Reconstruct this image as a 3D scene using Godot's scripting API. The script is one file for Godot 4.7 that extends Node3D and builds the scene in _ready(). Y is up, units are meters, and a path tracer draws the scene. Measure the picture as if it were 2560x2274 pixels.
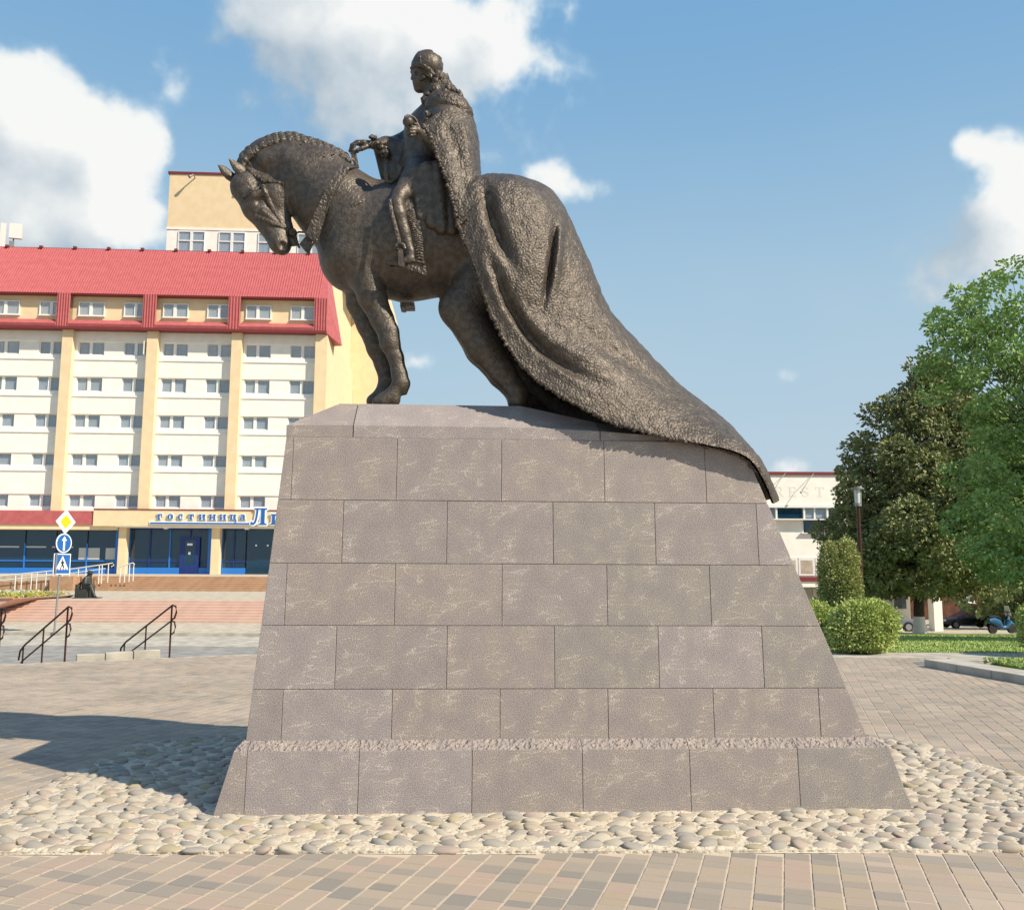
extends Node3D

const MONUMENT_AT := Vector3(0.3, 0.0, -7.0)
const MONUMENT_TURN := 0.054
const BUILDING_TURN := 0.053

var rng := RandomNumberGenerator.new()
var mats := {}
var used_names := {}

# ------------------------------------------------------------------ naming helpers
func numbered(called: String) -> String:
	if not used_names.has(called):
		used_names[called] = 0
		return called
	used_names[called] += 1
	return "%s_%03d" % [called, used_names[called]]

func tag(o: Node, label: String, category: String, group := "", kind := "") -> void:
	o.set_meta("label", label)
	o.set_meta("category", category)
	if group != "":
		o.set_meta("group", group)
	if kind != "":
		o.set_meta("kind", kind)

func thing(called: String, label: String, category: String, at := Vector3.ZERO, turn := 0.0, group := "") -> Node3D:
	var o := Node3D.new()
	o.name = numbered(called)
	add_child(o)
	o.position = at
	o.rotation.y = turn
	tag(o, label, category, group)
	return o

func part(called: String, mesh: Mesh, m: Material, parent: Node, at := Vector3.ZERO) -> MeshInstance3D:
	var o := MeshInstance3D.new()
	o.name = numbered(called) if parent == self else called
	o.mesh = mesh
	o.material_override = m
	o.position = at
	parent.add_child(o, true)
	return o

func structure(called: String, mesh: Mesh, m: Material) -> MeshInstance3D:
	var o := part(called, mesh, m, self)
	o.set_meta("kind", "structure")
	return o

func copy_of(src: Node3D, label: String, at: Vector3, turn: float) -> Node3D:
	var o: Node3D = src.duplicate()
	o.name = numbered(str(src.name))
	add_child(o)
	o.position = at
	o.rotation.y = turn
	o.set_meta("label", label)
	return o

# ------------------------------------------------------------------ mesh helpers
func st_new() -> SurfaceTool:
	var st := SurfaceTool.new()
	st.begin(Mesh.PRIMITIVE_TRIANGLES)
	return st

func tri(st: SurfaceTool, a: Vector3, b: Vector3, c: Vector3) -> void:
	var n := (c - a).cross(b - a).normalized()
	for p: Vector3 in [a, b, c]:
		st.set_normal(n)
		st.add_vertex(p)

# corners clockwise as seen from outside
func quad(st: SurfaceTool, a: Vector3, b: Vector3, c: Vector3, d: Vector3) -> void:
	tri(st, a, b, c)
	tri(st, a, c, d)

func box(st: SurfaceTool, lo: Vector3, hi: Vector3, xf := Transform3D()) -> void:
	var p: Array[Vector3] = []
	for i in 8:
		p.append(xf * Vector3(hi.x if i & 1 else lo.x, hi.y if i & 2 else lo.y, hi.z if i & 4 else lo.z))
	quad(st, p[4], p[6], p[7], p[5])
	quad(st, p[1], p[3], p[2], p[0])
	quad(st, p[5], p[7], p[3], p[1])
	quad(st, p[0], p[2], p[6], p[4])
	quad(st, p[6], p[2], p[3], p[7])
	quad(st, p[0], p[4], p[5], p[1])

func box_mesh(lo: Vector3, hi: Vector3) -> ArrayMesh:
	var st := st_new()
	box(st, lo, hi)
	return st.commit()

# a box whose long edges are chamfered by b
func soft_box(st: SurfaceTool, lo: Vector3, hi: Vector3, b: float, xf := Transform3D()) -> void:
	hexa(st, [Vector3(lo.x, lo.y, hi.z), Vector3(hi.x, lo.y, hi.z), Vector3(hi.x, hi.y, hi.z), Vector3(lo.x, hi.y, hi.z),
		Vector3(lo.x, lo.y, lo.z), Vector3(hi.x, lo.y, lo.z), Vector3(hi.x, hi.y, lo.z), Vector3(lo.x, hi.y, lo.z)], b, xf)

# eight corners: front face (anticlockwise from lower left, seen from the front), then the back face likewise; the front's edges are bevelled by b
func hexa(st: SurfaceTool, c: Array, b: float, xf := Transform3D()) -> void:
	var p: Array[Vector3] = []
	for v: Vector3 in c:
		p.append(xf * v)
	var m := (p[0] + p[1] + p[2] + p[3]) / 4.0
	var f: Array[Vector3] = []
	var s: Array[Vector3] = []
	for i in 4:
		var prev: Vector3 = (p[(i + 3) % 4] - p[i]).normalized()
		var next: Vector3 = (p[(i + 1) % 4] - p[i]).normalized()
		f.append(p[i] + (prev + next) * b)
		s.append(p[i] + (p[i + 4] - p[i]).normalized() * b)
	quad(st, f[0], f[3], f[2], f[1])
	for i in 4:
		var j := (i + 1) % 4
		quad(st, s[i], f[i], f[j], s[j])
		quad(st, p[i + 4], s[i], s[j], p[j + 4])
	quad(st, p[4], p[5], p[6], p[7])

func v3(a: Array, i := 0) -> Vector3:
	return Vector3(a[i], a[i + 1], a[i + 2])

# a tube through points, radii per point; flat squashes it along the second axis; up is a hint for that axis
func tube(st: SurfaceTool, pts: Array, radii: Array, sides := 8, flat := 1.0, up := Vector3.UP) -> void:
	var n := pts.size()
	var rings: Array = []
	var norms: Array = []
	for i in n:
		var d: Vector3 = (pts[mini(i + 1, n - 1)] - pts[maxi(i - 1, 0)]).normalized()
		var u := up - d * up.dot(d)
		if u.length() < 0.05:
			u = Vector3.RIGHT - d * d.x
		u = u.normalized()
		var w := d.cross(u)
		var ring: Array[Vector3] = []
		var nr: Array[Vector3] = []
		for k in sides:
			var a := TAU * k / sides
			var r: float = radii[i] if i < radii.size() else radii[-1]
			ring.append(pts[i] + (w * cos(a) + u * sin(a) * flat) * r)
			nr.append((w * cos(a) * flat + u * sin(a)).normalized())
		rings.append(ring)
		norms.append(nr)
	for i in n - 1:
		for k in sides:
			var j := (k + 1) % sides
			var q := [[i, k], [i, j], [i + 1, j], [i, k], [i + 1, j], [i + 1, k]]
			for e: Array in q:
				st.set_normal(norms[e[0]][e[1]])
				st.add_vertex(rings[e[0]][e[1]])
	for e in 2:
		var i := 0 if e == 0 else n - 1
		for k in range(1, sides - 1):
			if e == 0:
				tri(st, rings[i][0], rings[i][k + 1], rings[i][k])
			else:
				tri(st, rings[i][0], rings[i][k], rings[i][k + 1])

func tube_mesh(pts: Array, radii: Array, sides := 8, flat := 1.0, up := Vector3.UP) -> ArrayMesh:
	var st := st_new()
	tube(st, pts, radii, sides, flat, up)
	return st.commit()

# a prism: outline in x, y (anticlockwise seen from +z), between z0 and z1
func prism(st: SurfaceTool, outline: PackedVector2Array, z0: float, z1: float, xf := Transform3D()) -> void:
	var o := outline
	if Geometry2D.is_polygon_clockwise(o):
		o.reverse()
	var idx := Geometry2D.triangulate_polygon(o)
	for i in range(0, idx.size(), 3):
		var a := o[idx[i]]
		var b := o[idx[i + 1]]
		var c := o[idx[i + 2]]
		if (b - a).cross(c - a) < 0.0:
			var t := b
			b = c
			c = t
		tri(st, xf * Vector3(a.x, a.y, z1), xf * Vector3(c.x, c.y, z1), xf * Vector3(b.x, b.y, z1))
		tri(st, xf * Vector3(a.x, a.y, z0), xf * Vector3(b.x, b.y, z0), xf * Vector3(c.x, c.y, z0))
	for i in o.size():
		var a := o[i]
		var b := o[(i + 1) % o.size()]
		quad(st, xf * Vector3(a.x, a.y, z0), xf * Vector3(a.x, a.y, z1), xf * Vector3(b.x, b.y, z1), xf * Vector3(b.x, b.y, z0))

func prism_mesh(outline: PackedVector2Array, z0: float, z1: float) -> ArrayMesh:
	var st := st_new()
	prism(st, outline, z0, z1)
	return st.commit()

# an uneven ball: radii, lumpiness
func ball(st: SurfaceTool, at: Vector3, r: Vector3, rings := 6, sides := 8, lump := 0.0, nz: FastNoiseLite = null, basis := Basis()) -> void:
	var P: Array = []
	for i in rings + 1:
		var row: Array[Vector3] = []
		var t := PI * i / rings
		for k in sides:
			var a := TAU * k / sides
			var d := Vector3(sin(t) * cos(a), cos(t), sin(t) * sin(a))
			var s := 1.0
			if nz:
				s += lump * nz.get_noise_3dv(at * 7.0 + d * 1.3)
			row.append(d * s)
		P.append(row)
	for i in rings:
		for k in sides:
			var j := (k + 1) % sides
			var q := [[i, k], [i + 1, k], [i + 1, j], [i, k], [i + 1, j], [i, j]]
			for h in 2:
				if (h == 0 and i == rings - 1) or (h == 1 and i == 0):
					continue
				for e in 3:
					var g: Array = q[h * 3 + e]
					var d: Vector3 = P[g[0]][g[1]]
					st.set_normal((basis * (d / r)).normalized())
					st.add_vertex(at + basis * (d * r))

# ------------------------------------------------------------------ signed-distance skeletons meshed as surface nets
# bone: ax ay az ra bx by bz rb, z scale, blend, cut
func field_mesh(bones: Array, h: float, clip_y := -1e9, margin := 0.03) -> Array:
	var lo := Vector3(1e9, 1e9, 1e9)
	var hi := -lo
	for b: Array in bones:
		if b[10] > 0.0:
			continue
		for e in 2:
			var c := Vector3(b[e * 4], b[e * 4 + 1], b[e * 4 + 2])
			var r := Vector3(1, 1, maxf(b[8], 0.3)) * float(b[e * 4 + 3])
			lo = lo.min(c - r)
			hi = hi.max(c + r)
	lo -= Vector3.ONE * (margin + 2.0 * h)
	hi += Vector3.ONE * (margin + 2.0 * h)
	var nx := int((hi.x - lo.x) / h) + 2
	var ny := int((hi.y - lo.y) / h) + 2
	var nz := int((hi.z - lo.z) / h) + 2
	var g := PackedFloat32Array()
	g.resize(nx * ny * nz)
	g.fill(1.0)
	for b: Array in bones:
		var zs: float = b[8]
		var k: float = b[9]
		var cut: bool = b[10] > 0.0
		var iz := 1.0 / zs
		var ax: float = b[0]
		var ay: float = b[1]
		var az: float = b[2] * iz
		var ra: float = b[3]
		var dx: float = b[4] - ax
		var dy: float = b[5] - ay
		var dz: float = b[6] * iz - az
		var dr: float = b[7] - ra
		var l2 := maxf(dx * dx + dy * dy + dz * dz, 1e-9)
		var m := k + 2.0 * h
		var rm := maxf(ra, b[7]) + m
		var x0 := maxi(0, int((minf(b[0], b[4]) - rm - lo.x) / h))
		var x1 := mini(nx - 1, int((maxf(b[0], b[4]) + rm - lo.x) / h) + 1)
		var y0 := maxi(0, int((minf(b[1], b[5]) - rm - lo.y) / h))
		var y1 := mini(ny - 1, int((maxf(b[1], b[5]) + rm - lo.y) / h) + 1)
		var rz := rm * zs + h
		var z0 := maxi(0, int((minf(b[2], b[6]) - rz - lo.z) / h))
		var z1 := mini(nz - 1, int((maxf(b[2], b[6]) + rz - lo.z) / h) + 1)
		for zi in range(z0, z1 + 1):
			var pz := (lo.z + zi * h) * iz - az
			for yi in range(y0, y1 + 1):
				var py := lo.y + yi * h - ay
				var base := pz * dz + py * dy
				var at := (zi * ny + yi) * nx + x0
				for xi in range(x0, x1 + 1):
					var px := lo.x + xi * h - ax
					var t := (base + px * dx) / l2
					t = 0.0 if t < 0.0 else (1.0 if t > 1.0 else t)
					var qx := px - t * dx
					var qy := py - t * dy
					var qz := pz - t * dz
					var d := sqrt(qx * qx + qy * qy + qz * qz) - ra - t * dr
					if d < m:
						var o := g[at]
						if cut:
							d = -d
							var w := k - absf(o - d)
							g[at] = maxf(o, d) + (w * w * 0.25 / k if w > 0.0 else 0.0)
						else:
							var w := k - absf(o - d)
							g[at] = minf(o, d) - (w * w * 0.25 / k if w > 0.0 else 0.0)
					at += 1
	# surface nets
	var verts := PackedVector3Array()
	var norms := PackedVector3Array()
	var index := PackedInt32Array()
	var ids := {}
	var sy := nx
	var sz := nx * ny
	var near := h * 2.0
	var off := [0, 1, sy, sy + 1, sz, sz + 1, sz + sy, sz + sy + 1]
	var edges := [[0, 1], [2, 3], [4, 5], [6, 7], [0, 2], [1, 3], [4, 6], [5, 7], [0, 4], [1, 5], [2, 6], [3, 7]]
	for zi in range(0, nz - 1):
		for yi in range(0, ny - 1):
			var at := (zi * ny + yi) * nx
			for xi in range(0, nx - 1):
				var v := g[at]
				if v < near and v > -near:
					var mask := 0
					for c in 8:
						if g[at + off[c]] < 0.0:
							mask |= 1 << c
					if mask != 0 and mask != 255:
						var sum := Vector3.ZERO
						var cnt := 0
						for e: Array in edges:
							var a: int = e[0]
							var b: int = e[1]
							if ((mask >> a) & 1) != ((mask >> b) & 1):
								var va := g[at + off[a]]
								var vb := g[at + off[b]]
								var t := va / (va - vb)
								var pa := Vector3(a & 1, (a >> 1) & 1, a >> 2)
								var pb := Vector3(b & 1, (b >> 1) & 1, b >> 2)
								sum += pa.lerp(pb, t)
								cnt += 1
						var f := sum / cnt
						var p := lo + (Vector3(xi, yi, zi) + f) * h
						p.y = maxf(p.y, clip_y)
						var gx0 := lerpf(lerpf(g[at + 1] - g[at], g[at + sy + 1] - g[at + sy], f.y), lerpf(g[at + sz + 1] - g[at + sz], g[at + sz + sy + 1] - g[at + sz + sy], f.y), f.z)
						var gy0 := lerpf(lerpf(g[at + sy] - g[at], g[at + sy + 1] - g[at + 1], f.x), lerpf(g[at + sz + sy] - g[at + sz], g[at + sz + sy + 1] - g[at + sz + 1], f.x), f.z)
						var gz0 := lerpf(lerpf(g[at + sz] - g[at], g[at + sz + 1] - g[at + 1], f.x), lerpf(g[at + sz + sy] - g[at + sy], g[at + sz + sy + 1] - g[at + sy + 1], f.x), f.y)
						ids[at] = verts.size()
						verts.append(p)
						norms.append(Vector3(gx0, gy0, gz0).normalized())
				at += 1
	for at: int in ids:
		var in0 := g[at] < 0.0
		for ax in 3:
			var step: int = [1, sy, sz][ax]
			var in1 := g[at + step] < 0.0
			if in0 == in1:
				continue
			var u: int = [sy, sz, 1][ax]
			var w: int = [sz, 1, sy][ax]
			if not (ids.has(at - u) and ids.has(at - w) and ids.has(at - u - w)):
				continue
			var a: int = ids[at]
			var b: int = ids[at - u]
			var c: int = ids[at - u - w]
			var d: int = ids[at - w]
			if in0:
				index.append_array([a, c, b, a, d, c])
			else:
				index.append_array([a, b, c, a, c, d])
	return [verts, norms, index]

func joined_mesh(fields: Array) -> ArrayMesh:
	var v := PackedVector3Array()
	var n := PackedVector3Array()
	var ix := PackedInt32Array()
	for f: Array in fields:
		var base := v.size()
		v.append_array(f[0])
		n.append_array(f[1])
		for i: int in f[2]:
			ix.append(i + base)
	var a := []
	a.resize(Mesh.ARRAY_MAX)
	a[Mesh.ARRAY_VERTEX] = v
	a[Mesh.ARRAY_NORMAL] = n
	a[Mesh.ARRAY_INDEX] = ix
	var m := ArrayMesh.new()
	m.add_surface_from_arrays(Mesh.PRIMITIVE_TRIANGLES, a)
	return m

# patches of cloud: azimuth, elevation, half width, half height (degrees), thickness
const CLOUDS := [
	[-29.7, 25.6, 2.9, 2.3, 1], [-27.2, 24.5, 3.6, 2.8, 1], [-24.9, 22.8, 3.0, 2.9, 1], [-29.4, 22.0, 4.0, 3.6, 1],
	[-23.3, 24.2, 1.3, 1.7, 0.9], [-26.9, 19.8, 5.2, 2.1, 0.95], [-29.9, 18.7, 3.1, 1.8, 0.9], [-23.6, 20.3, 2.0, 1.7, 0.7],
	[-31.1, 24.0, 2.3, 3.0, 1], [-34.5, 21.6, 4.8, 3.9, 1], [-13.6, 32.4, 5.6, 2.0, 1], [-9.0, 31.3, 6.7, 3.1, 1],
	[-4.3, 32.1, 6.1, 2.6, 0.95], [-0.5, 31.7, 3.1, 1.8, 0.7], [-10.2, 28.5, 5.7, 2.4, 0.75], [-4.9, 29.1, 4.4, 1.9, 0.6],
	[-15.5, 30.7, 2.2, 1.8, 0.6], [1.2, 33.7, 3.1, 1.3, 0.7], [-11.5, 35.4, 10.2, 2.6, 1], [-22.4, 28.1, 1.8, 1.8, 0.42],
	[-17.7, 27.3, 1.2, 0.9, 0.42], [-19.5, 30.1, 1.5, 1.0, 0.25], [2.7, 24.1, 1.8, 1.1, 0.95], [4.7, 23.4, 1.8, 0.9, 0.75],
	[1.2, 24.4, 0.9, 0.7, 0.5], [28.9, 23.1, 1.6, 1.3, 1], [30.4, 21.8, 1.7, 1.5, 1], [28.0, 23.8, 0.8, 0.7, 0.7],
	[29.6, 20.3, 2.7, 1.8, 0.8], [29.2, 18.3, 2.9, 2.1, 0.55], [28.1, 16.8, 2.8, 1.9, 0.45], [32.1, 20.4, 2.8, 3.0, 0.9],
	[-5.5, 13.1, 1.6, 0.8, 0.5], [-6.6, 13.0, 1.0, 0.6, 0.4], [17.0, 11.8, 1.2, 0.7, 0.38], [17.1, 6.3, 1.5, 0.7, 0.38],
	[14.5, 11.0, 1.8, 0.9, 0.2], [-4.0, 26.3, 8.0, 2.2, 0.34], [3.0, 29.5, 4.0, 2.0, 0.3], [27.0, 17.0, 5.0, 3.0, 0.3], [2.5, 11.6, 2.9, 1.3, 0.15]]

func _ready() -> void:
	var cam := Camera3D.new()
	cam.name = "camera"
	add_child(cam)
	cam.position = Vector3(0, 1.6, 0)
	cam.basis = Basis(Vector3.RIGHT, atan(113.5 / 900.0)) * Basis(Vector3.BACK, 0.0045)
	cam.fov = rad_to_deg(2.0 * atan(454.5 / 900.0))
	cam.far = 3000.0
	cam.current = true
	var env := Environment.new()
	env.background_mode = Environment.BG_SKY
	env.tonemap_mode = Environment.TONE_MAPPER_LINEAR
	env.tonemap_exposure = 1.35
	env.sdfgi_enabled = true
	env.ssao_enabled = true
	env.ssil_enabled = true
	var sky := Sky.new()
	var sm := PanoramaSkyMaterial.new()
	sm.energy_multiplier = 0.74
	sm.panorama = ImageTexture.create_from_image(sky_image())
	sky.sky_material = sm
	env.sky = sky
	var we := WorldEnvironment.new()
	we.name = "world_environment"
	we.environment = env
	add_child(we)
	var sun := DirectionalLight3D.new()
	sun.name = "sun"
	sun.light_color = Color(1.0, 0.945, 0.86)
	sun.light_energy = 1.55
	sun.light_angular_distance = 0.5
	sun.shadow_enabled = true
	add_child(sun)
	sun.look_at_from_position(Vector3.ZERO, Vector3(-0.655, -0.656, -0.375))
	make_materials()
	build_all()

func sky_image() -> Image:
	# how much cloud lies in every direction, one degree apart by 0.25, then drawn with broken edges
	var cw := 1440
	var ch := 360
	var field := Image.create_empty(cw, ch, false, Image.FORMAT_RF)
	var patches := CLOUDS.duplicate()
	var r := RandomNumberGenerator.new()
	r.seed = 77
	for i in 46:
		var az := r.randf_range(42.0, 318.0)
		var el := r.randf_range(8.0, 55.0)
		var n := r.randi_range(3, 7)
		for k in n:
			patches.append([az + r.randf_range(-6, 6), el + r.randf_range(-2.0, 2.0), r.randf_range(2, 5), r.randf_range(1.0, 2.6), r.randf_range(0.5, 1.0)])
	for c: Array in patches:
		var az: float = c[0]
		var el: float = c[1]
		var wa: float = c[2]
		var we: float = c[3]
		for yi in range(maxi(0, int((90.0 - el - we * 1.8) * 4.0)), mini(ch, int((90.0 - el + we * 1.8) * 4.0) + 1)):
			var dy := (90.0 - yi / 4.0 - el) / we
			for xi in range(int((az + 180.0 - wa * 1.8) * 4.0), int((az + 180.0 + wa * 1.8) * 4.0) + 1):
				var dx := (xi / 4.0 - 180.0 - az) / wa
				var d := dx * dx + dy * dy
				if d < 3.0:
					var x := posmod(xi, cw)
					var v := (1.0 - d / 3.0)
					var o := field.get_pixel(x, yi).r
					var a: float = c[4] * v * v * v
					field.set_pixel(x, yi, Color(o + a * (1.15 - minf(o, 1.15) * 0.6), 0, 0))
	var whole := sky_part(field, 1024, 0.0, 360.0, 0.0, 90.0)      # 0..90 degrees up
	var img := Image.create_empty(4096, 2048, false, Image.FORMAT_RGB8)
	img.fill(Color(0.42, 0.41, 0.38))
	whole.resize(4096, 1024, Image.INTERPOLATE_CUBIC)
	# the first column looks along -z
	img.blit_rect(whole, Rect2i(2048, 0, 2048, 1024), Vector2i(0, 0))
	img.blit_rect(whole, Rect2i(0, 0, 2048, 1024), Vector2i(2048, 0))
	var fine := sky_part(field, 4096, 142.0, 218.0, 0.0, 38.0)
	var cut := 2048 - int(142.0 / 360.0 * 4096.0)
	var fh := fine.get_height()
	img.blit_rect(fine, Rect2i(cut, 0, fine.get_width() - cut, fh), Vector2i(0, 1024 - fh))
	img.blit_rect(fine, Rect2i(0, 0, cut, fh), Vector2i(4096 - cut, 1024 - fh))
	return img

func sky_part(field: Image, full: int, a0: float, a1: float, e0: float, e1: float) -> Image:
	var per := full / 360.0
	var x0 := int(a0 * per)
	var x1 := int(a1 * per)
	var h := int(e1 * per)
	var img := Image.create_empty(x1 - x0, h, false, Image.FORMAT_RGB8)
	var nz := FastNoiseLite.new()
	nz.seed = 3
	nz.frequency = 7.0
	nz.fractal_octaves = 6
	nz.fractal_gain = 0.6
	var big := FastNoiseLite.new()
	big.seed = 9
	big.frequency = 3.0
	big.fractal_octaves = 3
	var data := field.get_data().to_float32_array()
	for yi in h:
		var el := deg_to_rad(e1 - (yi + 0.5) / per)
		var s := sin(el)
		var c := cos(el)
		var t := rad_to_deg(el) / 90.0
		var blue := Color(0.755, 0.828, 0.878).lerp(Color(0.680, 0.795, 0.872), smoothstep(0.02, 0.17, t)).lerp(Color(0.485, 0.672, 0.835), smoothstep(0.13, 0.39, t)).lerp(Color(0.25, 0.45, 0.72), smoothstep(0.38, 1.0, t))
		for xi in x1 - x0:
			var az := (x0 + xi + 0.5) / per - 180.0
			var ar := deg_to_rad(az)
			var d := Vector3(sin(ar) * c, s, -cos(ar) * c)
			var n := nz.get_noise_3dv(d * 1.9)
			var fx := (az + 180.0) * 4.0
			var fy := (90.0 - rad_to_deg(el)) * 4.0
			var ix := int(fx) % 1440
			var iy := mini(int(fy), 358)
			var jx := (ix + 1) % 1440
			var tx := fx - floorf(fx)
			var ty := fy - floorf(fy)
			var f := lerpf(lerpf(data[iy * 1440 + ix], data[iy * 1440 + jx], tx), lerpf(data[(iy + 1) * 1440 + ix], data[(iy + 1) * 1440 + jx], tx), ty)
			var col := blue
			var m := big.get_noise_3dv(d * 1.4)
			col = col.lerp(Color(0.74, 0.81, 0.86), clampf(0.10 + 0.35 * m, 0.0, 0.3) * smoothstep(0.36, 0.1, t))
			if f > 0.01:
				var v := f * (0.78 + 0.35 * m) + n * 0.75 * minf(f * 2.2, 0.8)
				var cover := smoothstep(0.12, 0.60, v)
				# thin towards the sun's side is bright, thick below is grey
				var sx := mini(ix + 14, 1439)
				var sy := maxi(iy - 9, 0)
				var toward := lerpf(lerpf(data[sy * 1440 + sx], data[sy * 1440 + (sx + 1) % 1440], tx), lerpf(data[(sy + 1) * 1440 + sx], data[(sy + 1) * 1440 + (sx + 1) % 1440], tx), ty)
				var lit := clampf(0.78 + (f - toward) * 0.7 - toward * 0.16 + n * 0.45, 0.0, 1.0)
				var white := Color(0.70, 0.76, 0.81).lerp(Color(0.985, 0.985, 0.975), lit)
				col = col.lerp(white, cover * clampf(0.35 + v * 0.85, 0.0, 0.97))
			img.set_pixel(xi, yi, col)
	return img

# ------------------------------------------------------------------ textures and materials
func noise_img(size: int, seed_: int, freq: float, type := FastNoiseLite.TYPE_SIMPLEX_SMOOTH, octaves := 4) -> Image:
	var n := FastNoiseLite.new()
	n.seed = seed_
	n.frequency = freq
	n.noise_type = type
	n.fractal_type = FastNoiseLite.FRACTAL_FBM if octaves > 1 else FastNoiseLite.FRACTAL_NONE
	n.fractal_octaves = octaves
	if type == FastNoiseLite.TYPE_CELLULAR:
		n.cellular_return_type = FastNoiseLite.RETURN_DISTANCE
	return n.get_seamless_image(size, size)

func tex(im: Image) -> ImageTexture:
	return ImageTexture.create_from_image(im)

func lin(r: float, g: float, b: float) -> Color:
	return Color(r, g, b).linear_to_srgb()

func mat(name_: String, c: Color, rough := 0.8, metal := 0.0) -> StandardMaterial3D:
	var m := StandardMaterial3D.new()
	m.resource_name = name_
	m.albedo_color = c
	m.roughness = rough
	m.metallic = metal
	mats[name_] = m
	return m

func tri_map(m: StandardMaterial3D, scale: float, world := false) -> void:
	m.uv1_triplanar = true
	m.uv1_world_triplanar = world
	m.uv1_scale = Vector3.ONE * scale
	m.uv1_triplanar_sharpness = 4.0

# an image whose colour runs from a to b with the brightness of the noise, times flecks
func blend_img(base: Image, a: Color, b: Color, lo := 0.2, hi := 0.8) -> Image:
	var s := base.get_width()
	var out := Image.create_empty(s, s, false, Image.FORMAT_RGB8)
	for y in s:
		for x in s:
			out.set_pixel(x, y, a.lerp(b, smoothstep(lo, hi, base.get_pixel(x, y).r)))
	return out

func granite_img(seed_: int) -> Image:
	var s := 768
	var fine := noise_img(s, seed_, 0.13, FastNoiseLite.TYPE_SIMPLEX, 3)
	var grain := noise_img(s, seed_ + 1, 0.17, FastNoiseLite.TYPE_SIMPLEX, 2)
	var wide := noise_img(s, seed_ + 2, 0.006, FastNoiseLite.TYPE_SIMPLEX_SMOOTH, 2)
	var vein := noise_img(s, seed_ + 3, 0.0055, FastNoiseLite.TYPE_SIMPLEX_SMOOTH, 2)
	var out := Image.create_empty(s, s, false, Image.FORMAT_RGB8)
	for y in s:
		for x in s:
			var f := fine.get_pixel(x, y).r
			var g := grain.get_pixel(x, y).r
			var w := wide.get_pixel(x, y).r
			var k := absf(vein.get_pixel(x, (y * 3) % s).r - 0.52)
			var v := 0.535 + (f - 0.5) * 0.21 + (w - 0.5) * 0.05
			# pale mineral veins that wander through the slabs
			v += (1.0 - smoothstep(0.01, 0.085, k)) * smoothstep(0.42, 0.62, w) * smoothstep(0.25, 0.8, f) * 0.13
			if g > 0.76:
				v += 0.23 * smoothstep(0.76, 0.92, g)
			elif g < 0.22:
				v -= 0.10 * smoothstep(0.22, 0.08, g)
			out.set_pixel(x, y, Color(v * 1.035, v * 0.978, v * (0.945 if w > 0.5 else 0.965)))
	return out

func make_materials() -> void:
	# bronze
	var hammered := noise_img(512, 21, 0.062, FastNoiseLite.TYPE_SIMPLEX, 3)
	var wrinkle := noise_img(512, 22, 0.05, FastNoiseLite.TYPE_SIMPLEX_SMOOTH, 4)
	var patina := noise_img(512, 23, 0.02, FastNoiseLite.TYPE_SIMPLEX_SMOOTH, 4)
	var tone := tex(blend_img(patina, Color(0.285, 0.258, 0.228), Color(0.36, 0.328, 0.292), 0.25, 0.8))
	var hm := tex(hammered)
	var wm := tex(wrinkle)
	for e: Array in [["bronze", wm, 1.2, 1.1], ["bronze_smooth", wm, 0.35, 1.2], ["bronze_hide", wm, 0.36, 1.7], ["bronze_cloak", hm, 0.62, 1.15]]:
		var m := mat(e[0], Color(1, 1, 1), 0.48, 0.35)
		m.albedo_texture = tone
		m.heightmap_enabled = true
		m.heightmap_texture = e[1]
		m.heightmap_scale = e[2]
		tri_map(m, e[3])
	# granite of the pedestal, four lots that differ a little
	var gi := tex(granite_img(40))
	var gb := tex(noise_img(512, 46, 0.2, FastNoiseLite.TYPE_SIMPLEX, 2))
	for i in 4:
		var k: float = [0.965, 0.985, 1.0, 0.95][i]
		var m := mat("granite_%d" % i, Color(k, k * [1.0, 0.99, 1.0, 1.01][i], k * [1.0, 0.975, 1.01, 0.99][i]), 0.72)
		m.albedo_texture = gi
		m.heightmap_enabled = true
		m.heightmap_texture = gb
		m.heightmap_scale = 0.12
		tri_map(m, 0.9)
		m.uv1_offset = Vector3(0.37 * i, 0.61 * i, 0.23 * i)
	var rough := mat("granite_rough", Color(1.0, 0.985, 0.965), 0.9)
	rough.albedo_texture = gi
	rough.heightmap_enabled = true
	rough.heightmap_texture = tex(noise_img(512, 47, 0.06, FastNoiseLite.TYPE_CELLULAR, 2))
	rough.heightmap_scale = 2.0
	tri_map(rough, 1.1)
	mat("mortar", lin(0.24, 0.22, 0.19), 0.95)
	make_ground_materials()

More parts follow.
